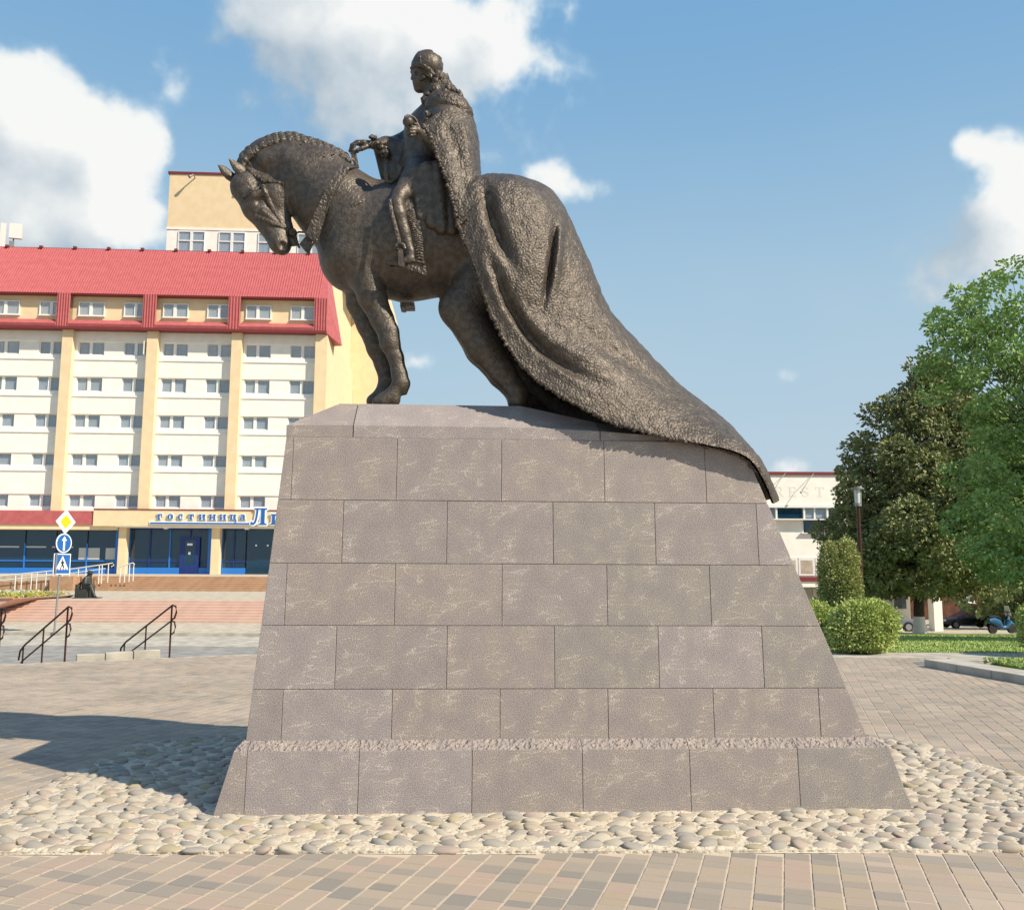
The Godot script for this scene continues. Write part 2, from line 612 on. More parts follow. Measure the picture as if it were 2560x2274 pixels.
const HORSE_BONES := [
	[-1.613, 4.3111, 0, 0.2167, -1.5877, 4.027, 0, 0.2335, 1.32, 0.05, 0],
	[-1.5923, 4.0051, 0, 0.2156, -1.4762, 3.9533, 0, 0.2208, 1.25, 0.06, 0],
	[-1.5333, 4.3664, 0.14, 0.1713, -1.4766, 4.0374, 0.16, 0.1442, 1, 0.07, 0],
	[-1.5684, 4.4797, -0.14, 0.1783, -1.5141, 4.1519, -0.16, 0.1509, 1, 0.07, 0],
	[-1.4929, 4.2043, 0, 0.3485, -1.1773, 4.1847, 0, 0.455, 0.8, 0.1, 0],
	[-1.1773, 4.1847, 0, 0.455, -0.4577, 4.2174, 0, 0.4236, 0.84, 0.1, 0],
	[-0.4577, 4.2174, 0, 0.4236, -0.2759, 4.2429, 0, 0.4527, 0.88, 0.1, 0],
	[-0.2759, 4.2429, 0, 0.4527, -0.0529, 4.0597, 0, 0.3228, 0.95, 0.1, 0],
	[-1.5005, 4.513, 0, 0.2123, -1.3429, 4.5396, 0, 0.1595, 0.7, 0.1, 0],
	[-2.2733, 4.8579, 0, 0.1784, -2.0772, 4.8024, 0, 0.2422, 0.5, 0.05, 0],
	[-2.0772, 4.8024, 0, 0.2422, -1.8941, 4.663, 0, 0.3056, 0.56, 0.05, 0],
	[-1.8941, 4.663, 0, 0.3056, -1.7043, 4.4631, 0, 0.3336, 0.66, 0.06, 0],
	[-1.7043, 4.4631, 0, 0.3177, -1.5778, 4.246, 0, 0.2746, 0.95, 0.08, 0],
	[-2.2778, 4.8143, 0.045, 0.0896, -2.0985, 4.8348, 0.06, 0.097, 0.9, 0.03, 0],
	[-2.0601, 4.7886, 0.09, 0.0839, -1.7726, 4.5074, 0.15, 0.0934, 1, 0.06, 0],
	[-2.3932, 4.7361, 0, 0.0791, -2.4292, 4.5941, 0.05, 0.1135, 0.85, 0.04, 0],
	[-2.4292, 4.5941, 0.05, 0.1135, -2.3331, 4.4188, 0.06, 0.1097, 0.85, 0.03, 0],
	[-2.4034, 4.6847, 0.01, 0.0937, -2.1948, 4.529, 0.05, 0.1151, 0.85, 0.03, 0],
	[-2.1834, 4.5258, 0.07, 0.1147, -2.1917, 4.4899, 0.07, 0.1122, 0.62, 0.015, 0],
	[-2.3331, 4.4188, 0.06, 0.1097, -2.2174, 4.2758, 0.07, 0.0996, 0.78, 0.03, 0],
	[-2.2174, 4.2758, 0.07, 0.0996, -2.1329, 4.1177, 0.08, 0.0814, 0.82, 0.02, 0],
	[-2.1524, 4.1185, 0.09, 0.0677, -2.1131, 4.0868, 0.09, 0.0604, 1, 0.02, 0],
	[-2.1562, 4.3972, 0.05, 0.0855, -2.1088, 4.2724, 0.06, 0.0575, 0.75, 0.03, 0],
	[-2.1855, 4.3313, 0.06, 0.0828, -2.1099, 4.2229, 0.07, 0.0462, 0.8, 0.03, 0],
	[-2.1038, 4.2815, 0.05, 0.0512, -2.0306, 4.1427, 0.06, 0.035, 0.85, 0.02, 0],
	[-2.3348, 4.4872, 0.15, 0.0386, -2.2688, 4.5042, 0.15, 0.0289, 0.8, 0.03, 0],
	[-2.4899, 4.5463, 0.05, 0.0464, -2.4547, 4.5115, 0.05, 0.044, 0.8, 0.02, 0],
	[-2.262, 4.3563, 0.155, 0.0202, -2.1673, 4.2796, 0.14, 0.0144, 0.9, 0.03, 0],
	[-2.2898, 4.4288, 0.16, 0.0337, -2.2684, 4.4269, 0.16, 0.0289, 0.7, 0.008, 1],
	[-2.1041, 4.0706, 0.162, 0.0297, -2.1015, 4.0925, 0.15, 0.0259, 1.3, 0.01, 1],
	[-1.4835, 3.9485, 0.17, 0.154, -1.396, 3.6721, 0.18, 0.107, 0.9, 0.05, 0],
	[-1.396, 3.6721, 0.18, 0.1106, -1.3155, 3.4967, 0.18, 0.0877, 0.85, 0.03, 0],
	[-1.3155, 3.4967, 0.18, 0.0859, -1.2673, 3.3863, 0.18, 0.0795, 0.9, 0.03, 0],
	[-1.2632, 3.4022, 0.19, 0.0758, -1.2523, 3.3101, 0.19, 0.0757, 0.9, 0.03, 0],
	[-1.2531, 3.3126, 0.18, 0.074, -1.206, 3.2028, 0.18, 0.0576, 0.9, 0.03, 0],
	[-1.206, 3.2028, 0.18, 0.0576, -1.1766, 3.0747, 0.18, 0.0593, 0.9, 0.03, 0],
	[-1.1766, 3.0747, 0.18, 0.0593, -1.1598, 2.9972, 0.18, 0.0682, 1, 0.02, 0],
	[-1.1305, 3.0023, 0.18, 0.0359, -1.1335, 2.9292, 0.18, 0.0233, 1, 0.015, 0],
	[-1.1703, 2.9834, 0.18, 0.0592, -1.2225, 2.9187, 0.18, 0.0555, 1, 0.02, 0],
	[-1.2223, 2.9096, 0.18, 0.0591, -1.2925, 2.8649, 0.18, 0.0608, 1, 0.015, 0],
	[-1.2081, 2.8689, 0.18, 0.0448, -1.341, 2.8488, 0.18, 0.0402, 1.2, 0.015, 0],
	[-1.5238, 4.0658, -0.17, 0.1617, -1.5323, 3.7307, -0.18, 0.1068, 0.9, 0.05, 0],
	[-1.5323, 3.7307, -0.18, 0.1068, -1.4616, 3.5461, -0.18, 0.0913, 0.85, 0.03, 0],
	[-1.4616, 3.5461, -0.18, 0.0875, -1.3863, 3.3529, -0.18, 0.0797, 0.9, 0.03, 0],
	[-1.3863, 3.3529, -0.18, 0.0778, -1.3411, 3.2278, -0.18, 0.0606, 0.9, 0.03, 0],
	[-1.3411, 3.2278, -0.18, 0.0606, -1.3005, 3.0935, -0.18, 0.0642, 0.9, 0.03, 0],
	[-1.3005, 3.0935, -0.18, 0.0642, -1.3402, 2.9777, -0.18, 0.0603, 1, 0.02, 0],
	[-1.3402, 2.9777, -0.18, 0.0603, -1.4044, 2.9241, -0.18, 0.0584, 1.1, 0.02, 0],
	[-0.3263, 4.0643, 0.2, 0.2742, -0.7159, 3.5903, 0.22, 0.1584, 0.7, 0.07, 0],
	[-0.7159, 3.5903, 0.22, 0.1584, -0.5324, 3.288, 0.22, 0.1352, 0.75, 0.05, 0],
	[-0.5324, 3.288, 0.22, 0.1352, -0.3914, 3.0972, 0.22, 0.1034, 0.75, 0.04, 0],
	[-0.3914, 3.0972, 0.22, 0.1034, -0.2782, 2.9435, 0.22, 0.0808, 0.8, 0.03, 0],
	[-0.2782, 2.9435, 0.22, 0.0808, -0.2779, 2.8614, 0.22, 0.0717, 1.1, 0.03, 0],
	[-0.3056, 4.2099, -0.2, 0.2904, -0.7183, 3.7141, -0.2, 0.1634, 0.7, 0.07, 0],
	[-0.7183, 3.7141, -0.2, 0.1634, -0.5328, 3.3732, -0.2, 0.1388, 0.75, 0.05, 0],
	[-0.5328, 3.3732, -0.2, 0.1388, -0.3782, 3.161, -0.2, 0.1069, 0.75, 0.04, 0],
	[-0.3782, 3.161, -0.2, 0.1069, -0.2533, 3.0076, -0.2, 0.0858, 0.8, 0.03, 0],
	[-0.2533, 3.0076, -0.2, 0.0858, -0.2531, 2.9399, -0.2, 0.0762, 1.1, 0.03, 0],
]
const RIDER_BONES := [
	[-0.8986, 5.2582, 0, 0.1782, -0.9714, 5.0963, 0, 0.2099, 1, 0.06, 0],
	[-0.9714, 5.0963, 0, 0.2099, -1.0114, 4.9139, 0, 0.177, 0.95, 0.06, 0],
	[-1.0114, 4.9139, 0, 0.177, -1.0406, 4.7442, 0, 0.1925, 1.05, 0.06, 0],
	[-0.8818, 5.1537, 0.2, 0.1102, -0.7984, 5.1787, 0.2, 0.105, 1, 0.06, 0],
	[-0.8939, 5.3635, -0.2, 0.1167, -0.8055, 5.39, -0.2, 0.1112, 1, 0.06, 0],
	[-0.9856, 5.5364, 0, 0.0736, -0.9282, 5.4077, 0, 0.0913, 0.9, 0.04, 0],
	[-0.9286, 5.4329, 0, 0.0913, -0.829, 5.3942, 0, 0.1072, 1.5, 0.06, 0],
	[-0.9735, 4.6504, 0.33, 0.0633, -0.9395, 4.2062, 0.38, 0.0523, 1, 0.03, 0],
	[-0.9024, 4.6632, 0.33, 0.0633, -0.8637, 4.1663, 0.38, 0.0563, 1, 0.02, 0],
	[-0.8317, 4.6684, 0.3, 0.0636, -0.7837, 4.1657, 0.36, 0.0565, 1, 0.02, 0],
	[-1.0561, 4.6403, 0.3, 0.0676, -1.0263, 4.2539, 0.36, 0.0424, 1, 0.03, 0],
	[-0.8587, 5.0957, 0.27, 0.0986, -0.8742, 4.8421, 0.34, 0.0798, 1, 0.04, 0],
	[-0.8742, 4.8421, 0.34, 0.0757, -1.0233, 4.9, 0.4, 0.0423, 1, 0.03, 0],
	[-0.8951, 5.3845, -0.24, 0.1062, -1.2473, 5.1175, -0.22, 0.0692, 1, 0.05, 0],
	[-1.2473, 5.1175, -0.22, 0.0692, -1.3478, 5.0652, -0.12, 0.0591, 1, 0.04, 0],
	[-1.3478, 5.0652, -0.12, 0.0591, -1.4273, 5.0136, -0.02, 0.0412, 1, 0.03, 0],
	[-1.4273, 5.0136, -0.02, 0.0358, -1.4782, 4.9998, 0, 0.0294, 1, 0.02, 0],
	[-1.3783, 5.0164, -0.12, 0.0681, -1.3285, 4.7989, -0.12, 0.0633, 0.6, 0.05, 0],
	[-1.2547, 5.001, -0.1, 0.0996, -1.2508, 4.7694, -0.05, 0.0941, 0.7, 0.06, 0],
	[-1.0437, 4.6808, 0.14, 0.1467, -1.1855, 4.4284, 0.35, 0.0607, 1, 0.05, 0],
	[-1.1855, 4.4284, 0.35, 0.0566, -1.2083, 4.3393, 0.4, 0.0553, 1, 0.03, 0],
	[-1.2083, 4.3393, 0.4, 0.0553, -1.1906, 4.2561, 0.4, 0.0601, 1, 0.02, 0],
	[-1.1906, 4.2561, 0.4, 0.0601, -1.1481, 4.1156, 0.4, 0.0499, 0.9, 0.02, 0],
	[-1.1481, 4.1156, 0.4, 0.0499, -1.0996, 3.9675, 0.4, 0.0339, 0.9, 0.02, 0],
	[-1.0996, 3.9675, 0.4, 0.0351, -1.0926, 3.9099, 0.4, 0.0366, 0.9, 0.02, 0],
	[-1.1003, 3.9014, 0.4, 0.0299, -1.1932, 3.8655, 0.42, 0.0246, 1, 0.02, 0],
	[-1.1932, 3.8655, 0.42, 0.0238, -1.2642, 3.868, 0.42, 0.0166, 1.2, 0.02, 0],
	[-1.0587, 4.807, -0.14, 0.1527, -1.2392, 4.7274, -0.35, 0.0671, 1, 0.05, 0],
	[-1.2392, 4.7274, -0.35, 0.0626, -1.2712, 4.6643, -0.38, 0.0619, 1, 0.03, 0],
	[-1.2712, 4.6643, -0.38, 0.0619, -1.2039, 4.414, -0.38, 0.0559, 0.9, 0.02, 0],
	[-1.2039, 4.414, -0.38, 0.0559, -1.1497, 4.2485, -0.38, 0.0379, 0.9, 0.02, 0],
	[-1.149, 4.2115, -0.38, 0.0379, -1.2917, 4.1481, -0.38, 0.0245, 1, 0.02, 0],
]
const HEAD_BONES := [
	[-1.0117, 5.6753, 0, 0.1195, -1.0274, 5.6663, 0, 0.1135, 0.82, 0.03, 0],
	[-1.0464, 5.6147, 0, 0.0895, -1.0612, 5.5549, 0, 0.0676, 0.85, 0.03, 0],
	[-1.0612, 5.5549, 0, 0.0656, -1.082, 5.4993, 0, 0.0365, 0.85, 0.025, 0],
	[-1.0294, 5.5476, 0, 0.0636, -1.0604, 5.5085, 0, 0.0397, 0.95, 0.03, 0],
	[-1.1242, 5.6458, 0, 0.0159, -1.1297, 5.6244, 0, 0.0119, 1, 0.012, 0],
	[-1.1259, 5.6288, 0, 0.0111, -1.1349, 5.5798, 0, 0.0135, 0.8, 0.01, 0],
	[-1.1086, 5.6352, 0.03, 0.0174, -1.0814, 5.6153, 0.055, 0.0158, 0.8, 0.012, 0],
	[-1.1123, 5.6701, -0.03, 0.0176, -1.0878, 5.6791, -0.055, 0.016, 0.8, 0.012, 0],
	[-1.1125, 5.5489, 0, 0.0167, -1.1085, 5.5448, 0, 0.0159, 1.6, 0.01, 0],
	[-1.1082, 5.5258, 0, 0.0151, -1.1042, 5.5238, 0, 0.0151, 1.5, 0.01, 0],
	[-1.0576, 5.5458, 0.075, 0.0216, -1.0377, 5.5492, 0.085, 0.0216, 0.8, 0.02, 0],
	[-1.0659, 5.6316, -0.075, 0.0221, -1.0466, 5.6466, -0.085, 0.0221, 0.8, 0.02, 0],
	[-1.0987, 5.5957, 0.055, 0.0134, -1.0948, 5.5946, 0.055, 0.0134, 1, 0.008, 1],
	[-1.1054, 5.6593, -0.055, 0.0136, -1.1014, 5.6581, -0.055, 0.0136, 1, 0.008, 1],
	[-1.1221, 5.5649, 0.012, 0.004, -1.1201, 5.5637, 0.012, 0.004, 1, 0.004, 1],
	[-1.1242, 5.5366, 0, 0.0044, -1.0908, 5.5191, 0.03, 0.0036, 1.5, 0.004, 1],
	[-0.9936, 5.5362, 0, 0.0596, -0.9604, 5.4445, 0, 0.0695, 0.9, 0.03, 0],
	[-0.9906, 5.5895, 0.105, 0.0196, -0.9781, 5.5398, 0.105, 0.0125, 0.5, 0.008, 0],
]
const FAR_HAND_BONES := [
	[-1.4693, 5.0001, 0, 0.033, -1.5169, 4.996, 0.01, 0.0356, 1, 0.012, 0],
	[-1.5103, 4.9958, 0.03, 0.0266, -1.5544, 4.9967, 0.03, 0.0231, 1.2, 0.01, 0],
	[-1.5163, 5.0202, -0.02, 0.0251, -1.5607, 5.0212, -0.02, 0.0224, 1.2, 0.01, 0],
	[-1.5519, 4.9893, 0.05, 0.0149, -1.5836, 4.9648, 0.055, 0.0133, 1, 0.006, 0],
	[-1.5836, 4.9648, 0.055, 0.0133, -1.5897, 4.9205, 0.05, 0.0133, 1, 0.005, 0],
	[-1.5897, 4.9205, 0.05, 0.0133, -1.5488, 4.9289, 0.045, 0.0122, 1, 0.005, 0],
	[-1.5642, 5.0088, 0.024, 0.0156, -1.6026, 4.9798, 0.028, 0.0139, 1, 0.006, 0],
	[-1.6026, 4.9798, 0.028, 0.0139, -1.6128, 4.9301, 0.024, 0.0128, 1, 0.005, 0],
	[-1.6128, 4.9301, 0.024, 0.0128, -1.5603, 4.9266, 0.02, 0.0122, 1, 0.005, 0],
	[-1.5699, 5.0219, -0.003, 0.0156, -1.6111, 4.9924, -0.003, 0.0139, 1, 0.006, 0],
	[-1.6111, 4.9924, -0.003, 0.0139, -1.6231, 4.9428, -0.003, 0.0128, 1, 0.005, 0],
	[-1.6231, 4.9428, -0.003, 0.0128, -1.5677, 4.9375, -0.003, 0.0123, 1, 0.005, 0],
	[-1.5688, 5.0329, -0.03, 0.0146, -1.608, 5.0034, -0.03, 0.0129, 1, 0.006, 0],
	[-1.608, 5.0034, -0.03, 0.0129, -1.6201, 4.9583, -0.03, 0.0117, 1, 0.005, 0],
	[-1.6201, 4.9583, -0.03, 0.0117, -1.5691, 4.9575, -0.03, 0.0112, 1, 0.005, 0],
	[-1.4902, 4.961, 0.045, 0.0222, -1.5228, 4.9331, 0.062, 0.0188, 1, 0.008, 0],
	[-1.5228, 4.9331, 0.062, 0.0177, -1.5505, 4.9186, 0.066, 0.0154, 1, 0.006, 0],
]
const NEAR_HAND_BONES := [
	[-1.0234, 4.9044, 0.4, 0.0359, -1.0605, 4.9154, 0.42, 0.0329, 1, 0.012, 0],
	[-1.06, 4.9148, 0.43, 0.0311, -1.0845, 4.9089, 0.44, 0.0277, 1.1, 0.01, 0],
	[-1.0721, 4.9334, 0.445, 0.0126, -1.0995, 4.9215, 0.475, 0.0109, 1, 0.006, 0],
	[-1.0995, 4.9215, 0.475, 0.0109, -1.1249, 4.9126, 0.465, 0.0096, 1, 0.005, 0],
	[-1.1249, 4.9126, 0.465, 0.0096, -1.122, 4.9033, 0.44, 0.0084, 1, 0.005, 0],
	[-1.0795, 4.9081, 0.455, 0.0122, -1.1088, 4.894, 0.485, 0.0108, 1, 0.006, 0],
	[-1.1088, 4.894, 0.485, 0.0108, -1.1324, 4.8855, 0.47, 0.0096, 1, 0.005, 0],
	[-1.1324, 4.8855, 0.47, 0.0096, -1.1276, 4.8806, 0.445, 0.0084, 1, 0.005, 0],
	[-1.0791, 4.886, 0.455, 0.0117, -1.1087, 4.8724, 0.48, 0.0104, 1, 0.006, 0],
	[-1.1087, 4.8724, 0.48, 0.0104, -1.1303, 4.866, 0.465, 0.0092, 1, 0.005, 0],
	[-1.1303, 4.866, 0.465, 0.0092, -1.1234, 4.8656, 0.44, 0.008, 1, 0.005, 0],
	[-1.0752, 4.8712, 0.445, 0.0105, -1.103, 4.8559, 0.465, 0.0092, 1, 0.006, 0],
	[-1.103, 4.8559, 0.465, 0.0092, -1.1205, 4.854, 0.45, 0.008, 1, 0.005, 0],
	[-1.0479, 4.9418, 0.43, 0.0143, -1.0608, 4.9637, 0.43, 0.0118, 1, 0.008, 0],
	[-1.0608, 4.9637, 0.43, 0.0118, -1.081, 4.9597, 0.445, 0.0101, 1, 0.006, 0],
]
const CLOAK_SPINE := [
	[-0.6567, 5.2915, 0.06],
	[-0.6127, 5.1795, 0.06],
	[-0.5869, 5.0559, 0.06],
	[-0.5728, 4.9211, 0.06],
	[-0.5653, 4.7868, 0.06],
	[-0.5519, 4.6797, 0.06],
	[-0.4787, 4.7086, 0.06],
	[-0.3509, 4.7207, 0.06],
	[-0.2066, 4.7014, 0.06],
	[-0.0782, 4.6531, 0.06],
	[0.0341, 4.5743, 0.06],
	[0.1301, 4.4484, 0.06],
	[0.2095, 4.271, 0.06],
	[0.2807, 4.1075, 0.06],
	[0.3436, 3.961, 0.06],
	[0.4015, 3.8068, 0.06],
	[0.4609, 3.6778, 0.06],
	[0.5629, 3.5419, 0.06],
	[0.7121, 3.3912, 0.06],
	[0.8685, 3.2283, 0.06],
	[1.0246, 3.0755, 0.06],
	[1.1808, 2.9503, 0.06],
	[1.3212, 2.841, 0.06],
	[1.4297, 2.7393, 0.06],
	[1.5141, 2.6297, 0.06],
	[1.59, 2.5124, 0.06],
	[1.6608, 2.3875, 0.06],
	[1.7175, 2.2786, 0.06],
	[1.7643, 2.1621, 0.06],
]
const CLOAK_HEM := [
	[-1.0219, 4.9901, 0.4],
	[-0.968, 4.8752, 0.44],
	[-0.9147, 4.735, 0.47],
	[-0.8725, 4.6111, 0.49],
	[-0.8256, 4.4782, 0.51],
	[-0.7842, 4.3505, 0.52],
	[-0.7579, 4.2234, 0.53],
	[-0.737, 4.1194, 0.535],
	[-0.7373, 4.1244, 0.54],
	[-0.6828, 3.9786, 0.545],
	[-0.6271, 3.8337, 0.55],
	[-0.5746, 3.682, 0.555],
	[-0.5077, 3.5017, 0.56],
	[-0.427, 3.3216, 0.57],
	[-0.3398, 3.1652, 0.58],
	[-0.2397, 3.0373, 0.6],
	[-0.1127, 2.9162, 0.63],
	[0.0402, 2.8094, 0.67],
	[0.1952, 2.7293, 0.68],
	[0.3646, 2.639, 0.685],
	[0.5503, 2.5908, 0.68],
	[0.7376, 2.5431, 0.67],
	[0.926, 2.5067, 0.66],
	[1.1009, 2.4728, 0.65],
	[1.2619, 2.4328, 0.64],
	[1.362, 2.3821, 0.64],
	[1.4449, 2.2896, 0.6],
	[1.5141, 2.1867, 0.55],
	[1.5777, 2.0751, 0.5],
]
const CLOAK_FOLDS := [
	[[-0.561, 4.547, -0.529, 4.358, -0.483, 4.170, -0.424, 4.000, -0.348, 3.830, -0.242, 3.647], -0.085, 0.05],
	[[0.012, 4.238, -0.011, 4.112, -0.031, 3.955, -0.057, 3.768, -0.094, 3.582, -0.146, 3.367], -0.075, 0.02],
	[[0.073, 4.319, 0.045, 4.192, 0.027, 4.050, 0.008, 3.894, -0.019, 3.676, -0.057, 3.460], 0.035, 0.03],
	[[-0.532, 3.976, -0.479, 3.793, -0.367, 3.522, -0.219, 3.299, -0.101, 3.167, 0.089, 3.035, 0.309, 2.920, 0.544, 2.834], -0.07, 0.04],
	[[0.088, 3.500, 0.207, 3.364, 0.402, 3.215, 0.626, 3.097, 0.849, 2.933, 1.073, 2.816], -0.035, 0.07],
	[[-0.606, 3.989, -0.545, 3.822, -0.470, 3.657, -0.351, 3.417, -0.204, 3.210, -0.013, 3.034, 0.250, 2.860, 0.455, 2.774], 0.025, 0.035],
	[[-0.305, 3.554, -0.230, 3.433, -0.097, 3.299, 0.096, 3.182, 0.318, 3.080, 0.585, 2.964], 0.03, 0.05],
	[[-0.876, 5.049, -0.823, 4.921, -0.771, 4.773, -0.718, 4.562, -0.675, 4.352, -0.623, 4.144], -0.025, 0.05],
	[[-0.734, 5.101, -0.691, 4.951, -0.659, 4.747, -0.626, 4.534], 0.02, 0.05],
]
const STATUE_LINES := {
	"cheek_strap": [-2.279, 4.570, -2.221, 4.441, -2.165, 4.332, -2.091, 4.236],
	"crown_strap": [-2.408, 4.722, -2.358, 4.672, -2.314, 4.643, -2.282, 4.626],
	"brow_band": [-2.273, 4.601, -2.316, 4.549, -2.348, 4.513, -2.389, 4.481, -2.427, 4.468],
	"nose_band": [-2.323, 4.317, -2.261, 4.293, -2.193, 4.262, -2.131, 4.247, -2.088, 4.235],
	"throat_latch": [-2.261, 4.619, -2.212, 4.605, -2.155, 4.603, -2.111, 4.588],
	"bosses": [-2.271, 4.606, -2.041, 4.207],
	"bit_shank": [-2.045, 4.215, -2.015, 4.153, -1.987, 4.094],
	"bit_link": [-2.018, 4.203, -1.975, 4.192, -1.927, 4.165],
	"eye": [-2.284, 4.436, -2.450, 4.491],
	"ears": [-2.426, 4.683, -2.490, 4.727, -2.543, 4.777],
	"far_ear": [-2.521, 4.653, -2.605, 4.728, -2.645, 4.756],
	"forelock": [-2.452, 4.856, -2.425, 4.795, -2.375, 4.750, -2.321, 4.726],
	"forelock_far": [-2.476, 4.849, -2.493, 4.791, -2.515, 4.739, -2.527, 4.677],
	"rein_left": [-1.619, 4.908, -1.585, 4.791, -1.647, 4.704, -1.752, 4.486, -1.861, 4.238, -1.910, 4.134],
	"rein_right": [-1.571, 4.924, -1.539, 4.775, -1.588, 4.685, -1.681, 4.467, -1.761, 4.273, -1.820, 4.060],
	"rein_tail": [-1.965, 4.080, -1.914, 4.145, -1.854, 4.104, -1.897, 4.000],
	"breast_strap": [-1.356, 4.470, -1.475, 4.398, -1.564, 4.334, -1.662, 4.232, -1.738, 4.101],
	"crest": [-2.493, 4.812, -2.476, 4.883, -2.439, 4.934, -2.393, 4.974, -2.342, 5.010, -2.286, 5.043, -2.234, 5.063, -2.187, 5.074, -2.129, 5.079, -2.076, 5.081, -2.023, 5.068, -1.959, 5.047, -1.895, 5.029, -1.842, 5.011, -1.777, 4.983, -1.724, 4.957, -1.659, 4.925],
	"girth": [-1.177, 3.655, -1.103, 3.662],
	"saddlecloth": [-1.162, 4.265, -1.138, 4.287, -1.083, 4.293, -1.065, 4.176, -1.025, 4.161, -1.003, 4.062, -0.996, 3.901, -0.980, 3.877, -0.971, 3.782, -1.090, 3.821, -1.133, 3.836, -1.135, 3.926, -1.093, 4.010, -1.127, 4.133],
	"emboss_a": [-1.141, 4.270, -1.118, 4.217, -1.101, 4.168, -1.084, 4.102, -1.071, 4.044, -1.060, 3.979, -1.055, 3.901],
	"emboss_b": [-1.081, 4.280, -1.070, 4.222, -1.055, 4.152, -1.019, 4.103, -1.004, 4.046, -1.001, 3.980, -0.998, 3.902],
	"cloth_border": [-1.126, 3.913, -1.090, 3.888, -1.050, 3.887, -0.983, 3.870],
	"stirrup_ring": [-1.191, 3.952, -1.200, 3.985, -1.177, 4.006, -1.141, 3.986, -1.133, 3.958],
	"stirrup_plate": [-1.180, 3.957, -1.148, 3.949, -1.130, 3.811, -1.179, 3.830],
	"stirrup_strap": [-1.257, 4.350, -1.239, 4.247, -1.205, 4.124, -1.177, 4.013],
	"stirrup_tread": [-1.246, 3.837, -1.183, 3.836],
	"pommel": [-1.222, 4.753, -1.196, 4.731, -1.208, 4.685, -1.241, 4.633, -1.275, 4.605, -1.301, 4.609, -1.309, 4.641, -1.305, 4.677],
	"fur_cuff": [-1.443, 5.022, -1.412, 5.009, -1.385, 4.986, -1.353, 4.959, -1.330, 4.932],
	"mace_ball": [-1.129, 4.967],
	"mace_ring": [-1.109, 4.970],
	"mace_shaft": [-1.123, 4.965, -1.072, 4.909, -1.021, 4.849],
	"tuft": [-0.988, 5.113],
	"collar": [-1.014, 5.346, -0.991, 5.384, -0.953, 5.416, -0.906, 5.441, -0.860, 5.468, -0.821, 5.494, -0.794, 5.487],
	"collar_edge": [-1.000, 5.269, -0.959, 5.294, -0.913, 5.284, -0.871, 5.322, -0.825, 5.364, -0.768, 5.366, -0.721, 5.327, -0.678, 5.275],
	"mantle": [-0.876, 5.224, -0.834, 5.181],
	"hair": [-0.959, 5.566, -0.939, 5.525, -0.915, 5.501, -0.892, 5.518, -0.877, 5.544, -0.904, 5.559, -0.928, 5.575, -0.901, 5.585, -0.869, 5.519],
	"cap": [-1.012, 5.688],
	"cap_brim": [-1.139, 5.654, -1.109, 5.661, -1.066, 5.644, -1.026, 5.620, -0.991, 5.599, -0.959, 5.568],
	"cap_seam": [-1.067, 5.724, -1.064, 5.693, -1.062, 5.642],
	"brooch": [-1.026, 5.228, -0.969, 5.255, -0.930, 5.240],
	"girth_box": [-1.188, 3.664, -1.078, 3.666, -1.077, 3.635, -1.146, 3.632, -1.155, 3.620, -1.187, 3.626],
}
const CROUP_BULGE := [-0.282, 4.113]
# ------------------------------------------------------------------ the bronze rider
func smooth_points(rows: Array, per: int, cols: int) -> Array:
	# Catmull-Rom through rows of numbers
	var out := []
	var n := rows.size()
	for i in n - 1:
		for s in per:
			out.append(catmull(rows, i, float(s) / per, cols))
	out.append(rows[n - 1].slice(0, cols))
	return out

func catmull(rows: Array, i: int, t: float, cols: int) -> Array:
	var n := rows.size()
	var a: Array = rows[maxi(i - 1, 0)]
	var b: Array = rows[i]
	var c: Array = rows[mini(i + 1, n - 1)]
	var d: Array = rows[mini(i + 2, n - 1)]
	var r := []
	for k in cols:
		r.append(0.5 * (2.0 * b[k] + (c[k] - a[k]) * t + (2.0 * a[k] - 5.0 * b[k] + 4.0 * c[k] - d[k]) * t * t + (3.0 * b[k] - a[k] - 3.0 * c[k] + d[k]) * t * t * t))
	return r

func fold_depth(p: Vector2, side: float) -> float:
	var z := 0.0
	for f: Array in CLOAK_FOLDS:
		var c: Array = f[0]
		var w: float = f[2]
		var best := 1e9
		var along := 0.0
		var segs := c.size() / 2 - 1
		for i in segs:
			var a := Vector2(c[i * 2], c[i * 2 + 1])
			var b := Vector2(c[i * 2 + 2], c[i * 2 + 3])
			var ab := b - a
			var t := clampf((p - a).dot(ab) / ab.length_squared(), 0.0, 1.0)
			var d := p.distance_squared_to(a + ab * t)
			if d < best:
				best = d
				along = (i + t) / segs
		if best < w * w * 9.0:
			z += f[1] * exp(-best / (w * w)) * smoothstep(0.0, 0.3, along) * smoothstep(1.0, 0.55, along)
	return z * side

